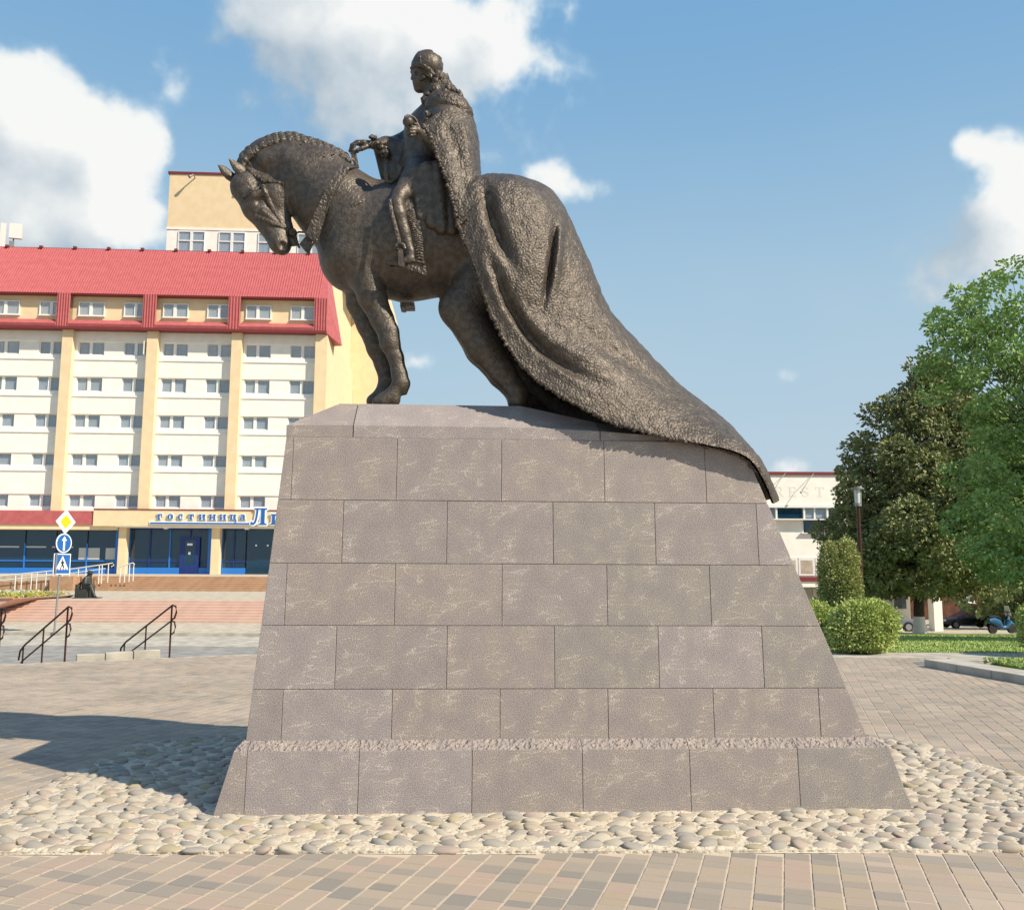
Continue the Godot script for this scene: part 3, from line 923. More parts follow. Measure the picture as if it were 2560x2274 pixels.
func make_cloak(nz: FastNoiseLite) -> ArrayMesh:
	var per := 7
	var spine := smooth_points(CLOAK_SPINE, per, 3)
	var hem := smooth_points(CLOAK_HEM, per, 3)
	var rows := spine.size()
	var half := 62
	var P := []
	for i in rows:
		var t := float(i) / (rows - 1)
		var s := v3(spine[i])
		var e := v3(hem[i])
		var row: Array[Vector3] = []
		var tail := smoothstep(0.45, 0.75, t)
		for j in range(-half, half + 1):
			var u := absf(float(j)) / half
			var side := signf(j) if j != 0 else 1.0
			var f := pow(1.0 - pow(1.0 - u, 2.0), 0.5)       # round over the back
			var g := pow(1.0 - pow(1.0 - u, 1.5), 0.85)        # flatter where it trails
			var z := e.z * lerpf(f, g, tail)
			var q := lerpf(pow(u, 1.25), u, 0.4)
			var xy := Vector2(lerpf(s.x, e.x, q), lerpf(s.y, e.y, q))
			# the croup pushes the cloth out
			var cr := Vector2(xy.x - CROUP_BULGE[0], xy.y - CROUP_BULGE[1]).rotated(0.12) / Vector2(0.40, 0.66)
			z += 0.085 * smoothstep(1.25, 0.35, cr.length()) * smoothstep(0.0, 0.35, u)
			z += 0.06 * smoothstep(0.74, 0.85, t) * smoothstep(0.3, 0.75, u)
			z += fold_depth(xy, 1.0) * (1.0 if side > 0.0 else 0.7) * smoothstep(0.02, 0.2, u)
			row.append(Vector3(xy.x, xy.y, z * side))
		P.append(row)
	var cols := half * 2 + 1
	var N := []
	for i in rows:
		var row: Array[Vector3] = []
		for j in cols:
			var du: Vector3 = P[i][mini(j + 1, cols - 1)] - P[i][maxi(j - 1, 0)]
			var dv: Vector3 = P[mini(i + 1, rows - 1)][j] - P[maxi(i - 1, 0)][j]
			row.append(du.cross(dv).normalized())
		N.append(row)
	# which way is out: the near side looks towards +z
	if N[rows / 2][cols - 10].z < 0.0:
		for i in rows:
			for j in cols:
				N[i][j] = -N[i][j]
	# beaten lumps
	var Q := []
	for i in rows:
		var row: Array[Vector3] = []
		for j in cols:
			var p: Vector3 = P[i][j]
			row.append(p + N[i][j] * (nz.get_noise_3dv(p * 0.8) * 0.007 + nz.get_noise_3dv(p * 2.2) * 0.008))
		Q.append(row)
	var verts := PackedVector3Array()
	var norms := PackedVector3Array()
	var ix := PackedInt32Array()
	for layer in 2:
		for i in rows:
			for j in cols:
				var n: Vector3 = N[i][j]
				verts.append(Q[i][j] if layer == 0 else P[i][j] - n * 0.03)
				norms.append(n if layer == 0 else -n)
	for i in rows:
		for j in cols:
			var du: Vector3 = Q[i][mini(j + 1, cols - 1)] - Q[i][maxi(j - 1, 0)]
			var dv: Vector3 = Q[mini(i + 1, rows - 1)][j] - Q[maxi(i - 1, 0)][j]
			var n := du.cross(dv).normalized()
			if n.dot(N[i][j]) < 0.0:
				n = -n
			norms[i * cols + j] = n
	var L := rows * cols
	for i in rows - 1:
		for j in cols - 1:
			var a := i * cols + j
			var f := [a, a + 1, a + cols + 1, a + cols]
			cloak_quad(ix, verts, norms, f)
			cloak_quad(ix, verts, norms, [f[0] + L, f[1] + L, f[2] + L, f[3] + L])
	# the rim
	var rim := []
	for j in cols:
		rim.append(j)
	for i in range(1, rows):
		rim.append(i * cols + cols - 1)
	for j in range(cols - 2, -1, -1):
		rim.append((rows - 1) * cols + j)
	for i in range(rows - 2, 0, -1):
		rim.append(i * cols)
	var nrim := rim.size()
	for k in nrim:
		var a: int = rim[k]
		var b: int = rim[(k + 1) % nrim]
		var base := verts.size()
		var quad_v := [verts[a], verts[b], verts[b + L], verts[a + L]]
		var n: Vector3 = (quad_v[1] - quad_v[0]).cross(quad_v[3] - quad_v[0]).normalized()
		for p: Vector3 in quad_v:
			verts.append(p)
			norms.append(n)
		ix.append_array([base, base + 1, base + 2, base, base + 2, base + 3])
	var arr := []
	arr.resize(Mesh.ARRAY_MAX)
	arr[Mesh.ARRAY_VERTEX] = verts
	arr[Mesh.ARRAY_NORMAL] = norms
	arr[Mesh.ARRAY_INDEX] = ix
	var m := ArrayMesh.new()
	m.add_surface_from_arrays(Mesh.PRIMITIVE_TRIANGLES, arr)
	return m

func cloak_quad(ix: PackedInt32Array, v: PackedVector3Array, n: PackedVector3Array, f: Array) -> void:
	var g := (v[f[2]] - v[f[0]]).cross(v[f[1]] - v[f[0]])   # clockwise is the front
	if g.dot(n[f[0]]) < 0.0:
		ix.append_array([f[0], f[2], f[1], f[0], f[3], f[2]])
	else:
		ix.append_array([f[0], f[1], f[2], f[0], f[2], f[3]])

func lumps_along(st: SurfaceTool, path: Array, r: float, step: float, jitter: float, nz: FastNoiseLite, squash := Vector3.ONE) -> void:
	# a roll of fur: overlapping uneven tufts along a path
	for i in path.size() - 1:
		var a: Vector3 = path[i]
		var b: Vector3 = path[i + 1]
		var n := maxi(1, int(a.distance_to(b) / step))
		for k in n:
			var p := a.lerp(b, (k + rng.randf() * 0.5) / n) + Vector3(rng.randf_range(-1, 1), rng.randf_range(-1, 1), rng.randf_range(-1, 1)) * jitter
			var s := r * rng.randf_range(0.7, 1.25)
			ball(st, p, Vector3(s, s * 1.25, s) * squash, 5, 6, 0.35, nz, Basis.from_euler(Vector3(rng.randf() * 3.0, rng.randf() * 3.0, rng.randf() * 3.0)))

func build_statue() -> void:
	rng.seed = 11
	var nz := FastNoiseLite.new()
	nz.seed = 5
	nz.frequency = 9.0
	var root := thing("equestrian_statue", "dark bronze rider in a long trailing cloak on a bowed horse, on the stone pedestal", "statue", MONUMENT_AT, MONUMENT_TURN)
	var bronze: Material = mats.bronze
	var horse := part("horse", joined_mesh([field_mesh(HORSE_BONES, 0.014, 2.805)]), mats.bronze_hide, root)
	horse.set_meta("label", "bronze horse with arched neck and bowed head")
	var rider := part("rider", joined_mesh([field_mesh(RIDER_BONES, 0.013), field_mesh(HEAD_BONES, 0.005), field_mesh(FAR_HAND_BONES, 0.0042), field_mesh(NEAR_HAND_BONES, 0.0042)]), mats.bronze_smooth, root)
	rider.set_meta("label", "bronze seated rider in a cap, one hand on the reins")
	var cloak := part("cloak", make_cloak(nz), mats.bronze_cloak, root)
	# fur along the cloak's front edges
	var hem := smooth_points(CLOAK_HEM, 4, 3)
	for side: float in [1.0, -1.0]:
		var path := []
		for i in hem.size() - 6:
			var h := v3(hem[i])
			path.append(Vector3(h.x, h.y, h.z * side))
		var st := st_new()
		lumps_along(st, path, 0.015, 0.013, 0.007, nz)
		part("fur_trim", st.commit(), bronze, cloak)
	horse_tack(root, horse, nz)
	rider_dress(root, rider, nz)

func line2(key: String) -> Array:
	var a: Array = STATUE_LINES[key]
	var out := []
	for i in range(0, a.size(), 2):
		out.append(Vector2(a[i], a[i + 1]))
	return out

func at_z(key: String, z0: float, z1 := INF) -> Array:
	var p := line2(key)
	var out := []
	for i in p.size():
		var t := float(i) / maxf(1, p.size() - 1)
		out.append(Vector3(p[i].x, p[i].y, z0 if z1 == INF else lerpf(z0, z1, t)))
	return out

func body_depth(bones: Array, x: float, y: float) -> float:
	# how far towards +z the skeleton's surface lies at x, y
	var z := 0.62
	while z > -0.2:
		var best := 1.0
		for b: Array in bones:
			if b[10] > 0.0:
				continue
			var iz: float = 1.0 / b[8]
			var a := Vector3(b[0], b[1], b[2] * iz)
			var d := Vector3(b[4], b[5], b[6] * iz) - a
			var p := Vector3(x, y, z * iz) - a
			var t := clampf(p.dot(d) / maxf(d.length_squared(), 1e-9), 0.0, 1.0)
			best = minf(best, ((p - d * t).length() - lerpf(b[3], b[7], t)) * minf(1.0, b[8]))
			if best <= 0.0:
				return z
		z -= maxf(0.004, best * 0.7)
	return 0.0

func laid(key: String, bones: Array, lift: float, per := 4) -> Array:
	var p := line2(key)
	var rows := []
	for v: Vector2 in p:
		rows.append([v.x, v.y])
	if p.size() > 2:
		rows = smooth_points(rows, per, 2)
	var out := []
	for r: Array in rows:
		out.append(Vector3(r[0], r[1], body_depth(bones, r[0], r[1]) + lift))
	return out

func strap(called: String, pts: Array, w: float, thick: float, m: Material, parent: Node) -> MeshInstance3D:
	# a flat band that lies on a surface facing the viewer's side
	return part(called, tube_mesh(pts, [w], 8, thick / w, Vector3(0, 0, 1)), m, parent)

func horse_tack(root: Node3D, horse: Node3D, nz: FastNoiseLite) -> void:
	var B := HORSE_BONES
	var m: Material = mats.bronze
	# ears, mane, eyes
	for e: Array in [["ears", 0.10, 0.045], ["far_ear", 0.03, 0.040]]:
		var p := at_z(e[0], e[1] - 0.02, e[1] + 0.05)
		var st := st_new()
		tube(st, [p[0], p[0].lerp(p[1], 0.5), p[1], p[1].lerp(p[2], 0.55), p[2]], [e[2] * 0.8, e[2] * 1.12, e[2] * 1.0, e[2] * 0.55, 0.004], 10, 0.5, Vector3(0.4, 0.2, 1))
		part("ear", st.commit(), mats.bronze_hide, horse)
	var mane := st_new()
	var cr := []
	for c: Vector2 in line2("crest"):
		cr.append([c.x, c.y])
	cr = smooth_points(cr, 7, 2)
	for i in cr.size():
		var bump := 1.0 + 0.10 * sin(i * 0.9)
		for k in 4:
			ball(mane, Vector3(cr[i][0] + k * 0.010, cr[i][1] - 0.026 - k * 0.026, 0.004 + k * 0.022), Vector3(0.032, 0.030, 0.034) * rng.randf_range(0.9, 1.05) * bump, 6, 8, 0.15, nz, Basis.from_euler(Vector3(0, 0, 0.5 - i * 0.03)))
	part("mane", mane.commit(), m, horse)
	for k: String in ["forelock", "forelock_far"]:
		var p := laid(k, B, 0.008)
		part("forelock", tube_mesh(p, [0.030, 0.034, 0.034, 0.03, 0.026, 0.02, 0.012], 8, 0.6, Vector3(0, 0, 1)), mats.bronze_smooth, horse)
	for e: Vector3 in laid("eye", B, -0.030):
		var st := st_new()
		ball(st, e, Vector3(0.021, 0.018, 0.018), 8, 10)
		part("eye", st.commit(), mats.bronze_smooth, horse)
	# bridle
	var bridle := strap("bridle", laid("cheek_strap", B, 0.009), 0.021, 0.013, m, root)
	strap("crown_strap", laid("crown_strap", B, 0.008), 0.018, 0.012, m, bridle)
	strap("brow_band", laid("brow_band", B, 0.008), 0.016, 0.012, m, bridle)
	strap("nose_band", laid("nose_band", B, 0.008), 0.019, 0.013, m, bridle)
	strap("throat_latch", laid("throat_latch", B, 0.006), 0.014, 0.011, m, bridle)
	var bosses := laid("bosses", B, 0.01)
	for i in 2:
		var r: float = [0.026, 0.036][i]
		var st := st_new()
		tube(st, [bosses[i] - Vector3(0, 0, 0.02), bosses[i] + Vector3(0, 0, 0.008), bosses[i] + Vector3(0, 0, 0.014)], [r, r, r * 0.7], 14)
		ball(st, bosses[i] + Vector3(0, 0, 0.014), Vector3(0.012, 0.012, 0.010), 5, 8)
		part("bit_boss" if i == 1 else "strap_boss", st.commit(), m, bridle)
	part("bit_shank", tube_mesh(at_z("bit_shank", bosses[1].z - 0.01, bosses[1].z - 0.03), [0.010, 0.012, 0.009], 8), m, bridle)
	# rein: a broad band over the neck from the hand towards the bit
	var l := line2("rein_left")
	var r := line2("rein_right")
	var zs := [0.045, 0.06, 0.235, 0.295, 0.275, 0.25]
	var rein := st_new()
	for i in 5:
		var ends := []
		for q in 2:
			var n := i + q
			var z: float = maxf(zs[n], body_depth(B, (l[n].x + r[n].x) * 0.5, (l[n].y + r[n].y) * 0.5) + 0.012) if n > 0 else zs[0]
			ends.append(Vector3(l[n].x, l[n].y, z))
			ends.append(Vector3(r[n].x, r[n].y, z))
		var t := Vector3(0, 0, 0.012)
		quad(rein, ends[0] + t, ends[1] + t, ends[3] + t, ends[2] + t)
		quad(rein, ends[2] - t, ends[3] - t, ends[1] - t, ends[0] - t)
		quad(rein, ends[0] - t, ends[0] + t, ends[2] + t, ends[2] - t)
		quad(rein, ends[1] + t, ends[1] - t, ends[3] - t, ends[3] + t)
	var reins := part("rein", rein.commit(), mats.bronze, root)
	part("rein_end", prism_mesh(PackedVector2Array(line2("rein_tail")), 0.17, 0.20), m, reins)
	part("rein_link", tube_mesh(at_z("bit_link", bosses[1].z, 0.22), [0.007], 6), m, reins)
	strap("breast_strap", laid("breast_strap", B, 0.005), 0.017, 0.012, m, root)
	# saddle
	var saddle := part("saddle", tube_mesh(at_z("pommel", 0.16, 0.20), [0.020, 0.026, 0.026, 0.022, 0.018, 0.018, 0.02, 0.022], 10, 0.8, Vector3(0, 0, 1)), mats.bronze_smooth, root)
	var cloth := st_new()
	prism(cloth, PackedVector2Array(line2("saddlecloth")), 0.385, 0.41)
	var cl := part("saddlecloth", cloth.commit(), m, saddle)
	var ea := line2("emboss_a")
	var eb := line2("emboss_b")
	for k in 22:
		var f := k / 21.0 * 5.999
		var a: Vector2 = ea[int(f)].lerp(ea[int(f) + 1], f - int(f))
		var b: Vector2 = eb[int(f)].lerp(eb[int(f) + 1], f - int(f))
		var st := st_new()
		var z := 0.412
		tube(st, [Vector3(a.x, a.y, z), Vector3((a.x + b.x) * 0.5, (a.y + b.y) * 0.5 + 0.008, z + 0.006), Vector3(b.x, b.y, z)], [0.007, 0.011, 0.007], 6)
		part("raised_band", st.commit(), m, saddle)
	part("cloth_border", tube_mesh(at_z("cloth_border", 0.415), [0.010, 0.013, 0.011, 0.009], 7), m, saddle)
	var sp := line2("stirrup_plate")
	var iron := st_new()
	prism(iron, PackedVector2Array(sp), 0.46, 0.49)
	tube(iron, at_z("stirrup_ring", 0.475), [0.014], 8)
	tube(iron, at_z("stirrup_tread", 0.40), [0.016], 8)
	part("stirrup", iron.commit(), mats.bronze_smooth, saddle)
	strap("stirrup_strap", at_z("stirrup_strap", 0.455, 0.475), 0.016, 0.007, m, saddle)
	var gi := st_new()
	prism(gi, PackedVector2Array(line2("girth_box")), -0.05, 0.10)
	part("girth_buckle", gi.commit(), m, saddle)

func rider_dress(root: Node3D, rider: Node3D, nz: FastNoiseLite) -> void:
	var m: Material = mats.bronze
	# cap with a turned-up edge
	var c: Vector2 = line2("cap")[0]
	var st := st_new()
	for k in 2:
		ball(st, Vector3(c.x, c.y + 0.006, 0), Vector3(0.131, 0.126, 0.114), 14, 18, 0.14, nz, Basis.from_euler(Vector3(0, 0, -0.25))) if k == 0 else null
	var cap := part("cap", st.commit(), mats.bronze_smooth, rider)
	for side: float in [1.0, -1.0]:
		var b := line2("cap_brim")
		var pts := []
		var zz := [0.02, 0.062, 0.100, 0.112, 0.108, 0.085]
		for i in b.size():
			pts.append(Vector3(b[i].x, b[i].y, zz[i] * side))
		part("cap_edge", tube_mesh(pts, [0.018, 0.020, 0.020, 0.020, 0.021, 0.024], 8), m, cap)
	part("cap_seam", tube_mesh(at_z("cap_seam", 0.098, 0.112), [0.006], 6), m, cap)
	st = st_new()
	for side: float in [1.0, -1.0]:
		for h: Vector2 in line2("hair"):
			ball(st, Vector3(h.x, h.y, side * rng.randf_range(0.055, 0.085)), Vector3(0.034, 0.040, 0.032) * rng.randf_range(0.8, 1.15), 6, 8, 0.5, nz)
	for h: Vector2 in line2("hair"):
		ball(st, Vector3(h.x + 0.02, h.y, 0), Vector3(0.05, 0.045, 0.06), 6, 8, 0.4, nz)
	part("hair", st.commit(), m, rider)
	# fur collar, round the neck and down over the shoulders
	st = st_new()
	var col := line2("collar")
	for side: float in [1.0, -1.0]:
		var path := []
		for i in col.size():
			var t := float(i) / (col.size() - 1)
			path.append(Vector3(col[i].x, col[i].y, side * lerpf(0.05, 0.0, t) + side * 0.10 * sin(PI * minf(t + 0.12, 1.0))))
		lumps_along(st, path, 0.040, 0.030, 0.012, nz)
	var edge := line2("collar_edge")
	for side: float in [1.0, -1.0]:
		var path := []
		for i in edge.size():
			var t := float(i) / (edge.size() - 1)
			path.append(Vector3(edge[i].x, edge[i].y, side * (0.06 + 0.20 * sin(PI * clampf(t * 0.95 + 0.05, 0.0, 1.0)))))
		lumps_along(st, path, 0.028, 0.028, 0.012, nz)
	part("fur_collar", st.commit(), m, rider)
	st = st_new()
	for side: float in [1.0, -1.0]:
		ball(st, Vector3(line2("mantle")[0].x + 0.05, line2("mantle")[0].y + 0.01, side * 0.17), Vector3(0.20, 0.13, 0.16), 9, 12, 0.08, nz, Basis.from_euler(Vector3(0, 0, -0.35)))
	part("mantle", st.commit(), m, rider)
	part("brooch_chain", tube_mesh(at_z("brooch", 0.16, 0.26), [0.014, 0.02, 0.014], 7), m, rider)
	st = st_new()
	lumps_along(st, at_z("fur_cuff", 0.02, -0.01), 0.022, 0.0035, 0.032, nz)
	part("fur_cuff", st.commit(), m, rider)
	st = st_new()
	var t0: Vector2 = line2("tuft")[0]
	for k in 9:
		ball(st, Vector3(t0.x + rng.randf_range(-0.025, 0.025), t0.y + rng.randf_range(-0.035, 0.035), 0.27), Vector3.ONE * 0.02, 5, 6, 0.3, nz)
	part("fur_tuft", st.commit(), m, rider)
	# mace held against the breast
	st = st_new()
	var b0: Vector2 = line2("mace_ball")[0]
	ball(st, Vector3(b0.x, b0.y, 0.46), Vector3.ONE * 0.042, 9, 12)
	var ring := []
	var rc: Vector2 = line2("mace_ring")[0]
	for k in 13:
		var a := TAU * k / 12.0
		ring.append(Vector3(rc.x + 0.048 * cos(a), rc.y + 0.05 * sin(a), 0.45 - 0.03 * cos(a)))
	tube(st, ring, [0.011], 7)
	tube(st, at_z("mace_shaft", 0.45, 0.40), [0.017], 8)
	part("mace", st.commit(), mats.bronze_smooth, root)
# ------------------------------------------------------------------ ground, plaza, pedestal
func make_ground_materials() -> void:
	var gr := noise_img(512, 61, 0.25, FastNoiseLite.TYPE_SIMPLEX, 3)
	var wide := noise_img(512, 62, 0.012, FastNoiseLite.TYPE_SIMPLEX_SMOOTH, 4)
	var m := mat("sand", Color(1, 1, 1), 0.95)
	m.albedo_texture = tex(blend_img(gr, Color(0.70, 0.65, 0.585), Color(0.77, 0.715, 0.64)))
	tri_map(m, 0.8, true)
	# concrete pavers of several mixes
	var pg := tex(blend_img(gr, Color(0.86, 0.86, 0.86), Color(1.0, 1.0, 1.0)))
	var tones := [Color(0.675, 0.618, 0.55), Color(0.685, 0.612, 0.55), Color(0.635, 0.592, 0.538), Color(0.565, 0.54, 0.505), Color(0.675, 0.612, 0.525), Color(0.605, 0.567, 0.52)]
	for i in tones.size():
		m = mat("paver_%d" % i, tones[i], 0.9)
		m.albedo_texture = pg
		tri_map(m, 1.6, true)
	m = mat("paver_mixed", Color(1, 1, 1), 0.9)
	m.albedo_texture = pg
	m.vertex_color_use_as_albedo = true
	m.vertex_color_is_srgb = true
	tri_map(m, 1.6, true)
	for i in 5:
		m = mat("cobble_%d" % i, [Color(0.71, 0.675, 0.61), Color(0.66, 0.615, 0.55), Color(0.61, 0.59, 0.555), Color(0.665, 0.605, 0.555), Color(0.655, 0.615, 0.51)][i], 0.82)
		m.albedo_texture = pg
		tri_map(m, 3.0, true)
	m = mat("cobble_mixed", Color(1, 1, 1), 0.85)
	m.albedo_texture = pg
	m.vertex_color_use_as_albedo = true
	m.vertex_color_is_srgb = true
	tri_map(m, 3.0, true)
	m = mat("cobble_bed", Color(1, 1, 1), 0.95)
	m.albedo_texture = tex(blend_img(gr, Color(0.70, 0.66, 0.585), Color(0.80, 0.755, 0.68)))
	m.heightmap_enabled = true
	m.heightmap_texture = tex(noise_img(256, 63, 0.06, FastNoiseLite.TYPE_SIMPLEX_SMOOTH, 4))
	m.heightmap_scale = 1.5
	tri_map(m, 1.2, true)
	for e: Array in [["asphalt", Color(0.50, 0.495, 0.48), Color(0.58, 0.57, 0.55)], ["concrete", Color(0.61, 0.595, 0.55), Color(0.71, 0.69, 0.64)], ["sidewalk", Color(0.66, 0.62, 0.55), Color(0.74, 0.70, 0.625)], ["earth", Color(0.40, 0.38, 0.32), Color(0.50, 0.47, 0.40)], ["pink_stone", Color(0.735, 0.62, 0.56), Color(0.77, 0.65, 0.59)], ["brown_stone", Color(0.63, 0.50, 0.39), Color(0.68, 0.545, 0.43)]]:
		m = mat(e[0], Color(1, 1, 1), 0.9)
		m.albedo_texture = tex(blend_img(wide, e[1], e[2], 0.25, 0.75))
		tri_map(m, 0.25, true)
	m = mat("lawn", Color(1, 1, 1), 0.95)
	m.albedo_texture = tex(blend_img(wide, Color(0.29, 0.42, 0.10), Color(0.38, 0.50, 0.13), 0.25, 0.75))
	tri_map(m, 0.35, true)
	m = mat("grass", Color(1, 1, 1), 0.8)
	m.vertex_color_use_as_albedo = true
	m.backlight_enabled = true
	m.backlight = Color(0.35, 0.45, 0.12)
	m.cull_mode = BaseMaterial3D.CULL_DISABLED

func edge_distance(x: float, z: float) -> float:
	# beyond the plaza's left-hand edge, towards the road
	return (x + 8.333) * -0.473 + (z + 15.139) * -0.881

func ground_y(x: float, z: float) -> float:
	var d := -z
	var right := -0.03
	if d > 18.0:
		right = lerpf(-0.03, -1.05, clampf((d - 18.0) / 20.0, 0, 1)) - 1.30 * clampf((d - 38.0) / 22.0, 0, 1) - 0.65 * clampf((d - 60.0) / 15.0, 0, 1) - 0.7 * clampf((d - 75.0) / 20.0, 0, 1)
	var left := lerpf(-0.06, -0.62, smoothstep(-2.0, -0.4, edge_distance(x, z)))
	return lerpf(left, right, smoothstep(-1.0, 2.2, x))

func sheet(points: Array, y: float, thick: float) -> ArrayMesh:
	# a flat slab whose outline is given in x, z
	var o := PackedVector2Array()
	for p: Array in points:
		o.append(Vector2(p[0], -p[1]))
	var st := st_new()
	prism(st, o, -thick, 0.0, Transform3D(Basis(Vector3.RIGHT, -PI / 2.0), Vector3(0, y, 0)))
	return st.commit()

func draped(x0: float, x1: float, z0: float, z1: float, step: float, lift: float) -> ArrayMesh:
	var st := st_new()
	var nx := int((x1 - x0) / step)
	var nz := int((z1 - z0) / step)
	for i in nx:
		for k in nz:
			var p := []
			for e: Array in [[0, 0], [1, 0], [1, 1], [0, 1]]:
				var x: float = x0 + (i + e[0]) * step
				var z: float = z0 + (k + e[1]) * step
				p.append(Vector3(x, ground_y(x, z) + lift, z))
			quad(st, p[0], p[1], p[2], p[3])
	return st.commit()

func build_ground() -> void:
	var st := st_new()
	# a fine middle and a coarse far ring reaching the horizon
	var xs := [-1500.0, -400.0, -120.0]
	for i in range(-60, 61):
		xs.append(i * 1.0 if absi(i) < 14 else i * 1.0)
	xs.append_array([120.0, 400.0, 1500.0])
	var zs := [-2200.0, -500.0, -150.0]
	for i in range(-100, 21):
		zs.append(float(i))
	zs.append_array([60.0, 300.0])
	for i in xs.size() - 1:
		for k in zs.size() - 1:
			var p := []
			for e: Array in [[0, 0], [1, 0], [1, 1], [0, 1]]:
				var x: float = xs[i + e[0]]
				var z: float = zs[k + e[1]]
				p.append(Vector3(x, ground_y(x, z) - 0.02, z))
			quad(st, p[0], p[1], p[2], p[3])
	structure("ground", st.commit(), mats.earth)
	# road and pavements on the hotel's side
	structure("road", sheet([[-45, -4], [-8.4, -15.25], [-4.8, -17.15], [0.6, -20.0], [0.6, -25.4], [-45, -25.4]], -0.596, 0.3), mats.asphalt)
	structure("roadside_pavement", sheet([[-45, -25.4], [0.6, -25.4], [0.6, -29.0], [-45, -29.0]], -0.575, 0.3), mats.concrete)
	structure("kerb", box_mesh(Vector3(-45, -0.8, -29.25), Vector3(0.6, -0.47, -29.0)), mats.concrete)
	structure("sidewalk", sheet([[-60, -29.25], [1.5, -29.25], [1.5, -37.0], [-60, -37.0]], -0.485, 0.4), mats.sidewalk)
	build_plaza()
	build_cobbles()

func inside_cobbles(x: float, z: float) -> bool:
	return Geometry2D.is_point_in_polygon(Vector2(x, z), PackedVector2Array([Vector2(-3.05, -5.27), Vector2(3.1, -5.40), Vector2(4.6, -5.55), Vector2(4.15, -6.6), Vector2(3.86, -7.9), Vector2(3.62, -8.75), Vector2(-2.8, -8.75), Vector2(-3.28, -8.44), Vector2(-3.40, -7.4), Vector2(-3.38, -6.5), Vector2(-3.30, -6.0)]))

func paver_mesh(w: float, l: float) -> ArrayMesh:
	# w across, l along, rounded upper edges; top at y = 0
	var st := st_new()
	var b := 0.004
	hexa(st, [Vector3(-w / 2, 0, l / 2), Vector3(w / 2, 0, l / 2), Vector3(w / 2, 0, -l / 2), Vector3(-w / 2, 0, -l / 2),
		Vector3(-w / 2, -0.05, l / 2), Vector3(w / 2, -0.05, l / 2), Vector3(w / 2, -0.05, -l / 2), Vector3(-w / 2, -0.05, -l / 2)], b)
	return st.commit()

func build_plaza() -> void:
	rng.seed = 31
	var plaza := structure("plaza", sheet([[-45, 8], [45, 8], [45, -17.0], [2.0, -17.0], [-1.6, -18.7], [-4.75, -17.06], [-8.333, -15.139], [-45, 4.46]], 0.0, 0.7), mats.sand)
	structure("pavement_border", sheet([[2.0, -17.0], [45, -17.0], [45, -18.05], [2.0, -18.05]], 0.0, 0.3), mats.concrete)
	var along := Vector2(0.291, -0.957)
	var across := Vector2(0.957, 0.291)
	var pitch := 0.143
	var lens := [0.090, 0.120, 0.155]
	var meshes := []
	for l: float in lens:
		meshes.append(paver_mesh(pitch - 0.006, l - 0.007))
	var tone_of := FastNoiseLite.new()
	tone_of.seed = 4
	tone_of.frequency = 0.45
	var singles := []
	var rest := []
	for col in range(-130, 131):
		var u := col * pitch
		var v := -6.0 + rng.randf() * 0.155
		while v < 22.0:
			var k := rng.randi_range(0, 2)
			var l: float = lens[k]
			var c := across * u + along * (v + l * 0.5)
			v += l
			var x := c.x
			var z := c.y
			if z > -3.3 or z < -17.0 or (x > 1.9 and z < -16.92) or absf(x) > -z * 0.7 + 2.6 or edge_distance(x, z) > -0.12:
				continue
			if inside_cobbles(x, z):
				continue
			var r := rng.randf() + tone_of.get_noise_2d(x, z) * 0.35
			var tone := 0 if r < 0.30 else (1 if r < 0.5 else (2 if r < 0.66 else (5 if r < 0.82 else (3 if r < 0.93 else 4))))
			var t := Transform3D(Basis(Vector3.UP, atan2(-along.x, -along.y) + rng.randf_range(-0.012, 0.012)), Vector3(x, 0.004 + rng.randf_range(-0.0014, 0.0014), z))
			if z < -4.15 and absf(x) < -z * 0.575 and z > -5.45 and singles.size() < 300:
				singles.append([k, tone, t])
			else:
				rest.append([k, tone, t])
	for s: Array in singles:
		var o := part("paver", meshes[s[0]], mats["paver_%d" % s[1]], plaza)
		o.transform = s[2]
	var mm := MultiMesh.new()
	mm.transform_format = MultiMesh.TRANSFORM_3D
	mm.use_colors = true
	mm.mesh = paver_mesh(pitch - 0.006, 0.120 - 0.007)
	mm.instance_count = rest.size()
	for i in rest.size():
		var s: Array = rest[i]
		var t: Transform3D = s[2]
		mm.set_instance_transform(i, t * Transform3D(Basis.from_scale(Vector3(1, 1, lens[s[0]] / 0.120)), Vector3.ZERO))
		mm.set_instance_color(i, mats["paver_%d" % s[1]].albedo_color.lerp(Color(0.65, 0.597, 0.535), 0.35) * (rng.randf_range(0.97, 1.03) + 0.10 * tone_of.get_noise_2d(t.origin.x * 1.7 + 40.0, t.origin.z * 1.7)))
	var mi := MultiMeshInstance3D.new()
	mi.name = "pavers"
	mi.multimesh = mm
	mi.material_override = mats.paver_mixed
	mi.set_meta("kind", "stuff")
	plaza.add_child(mi, true)

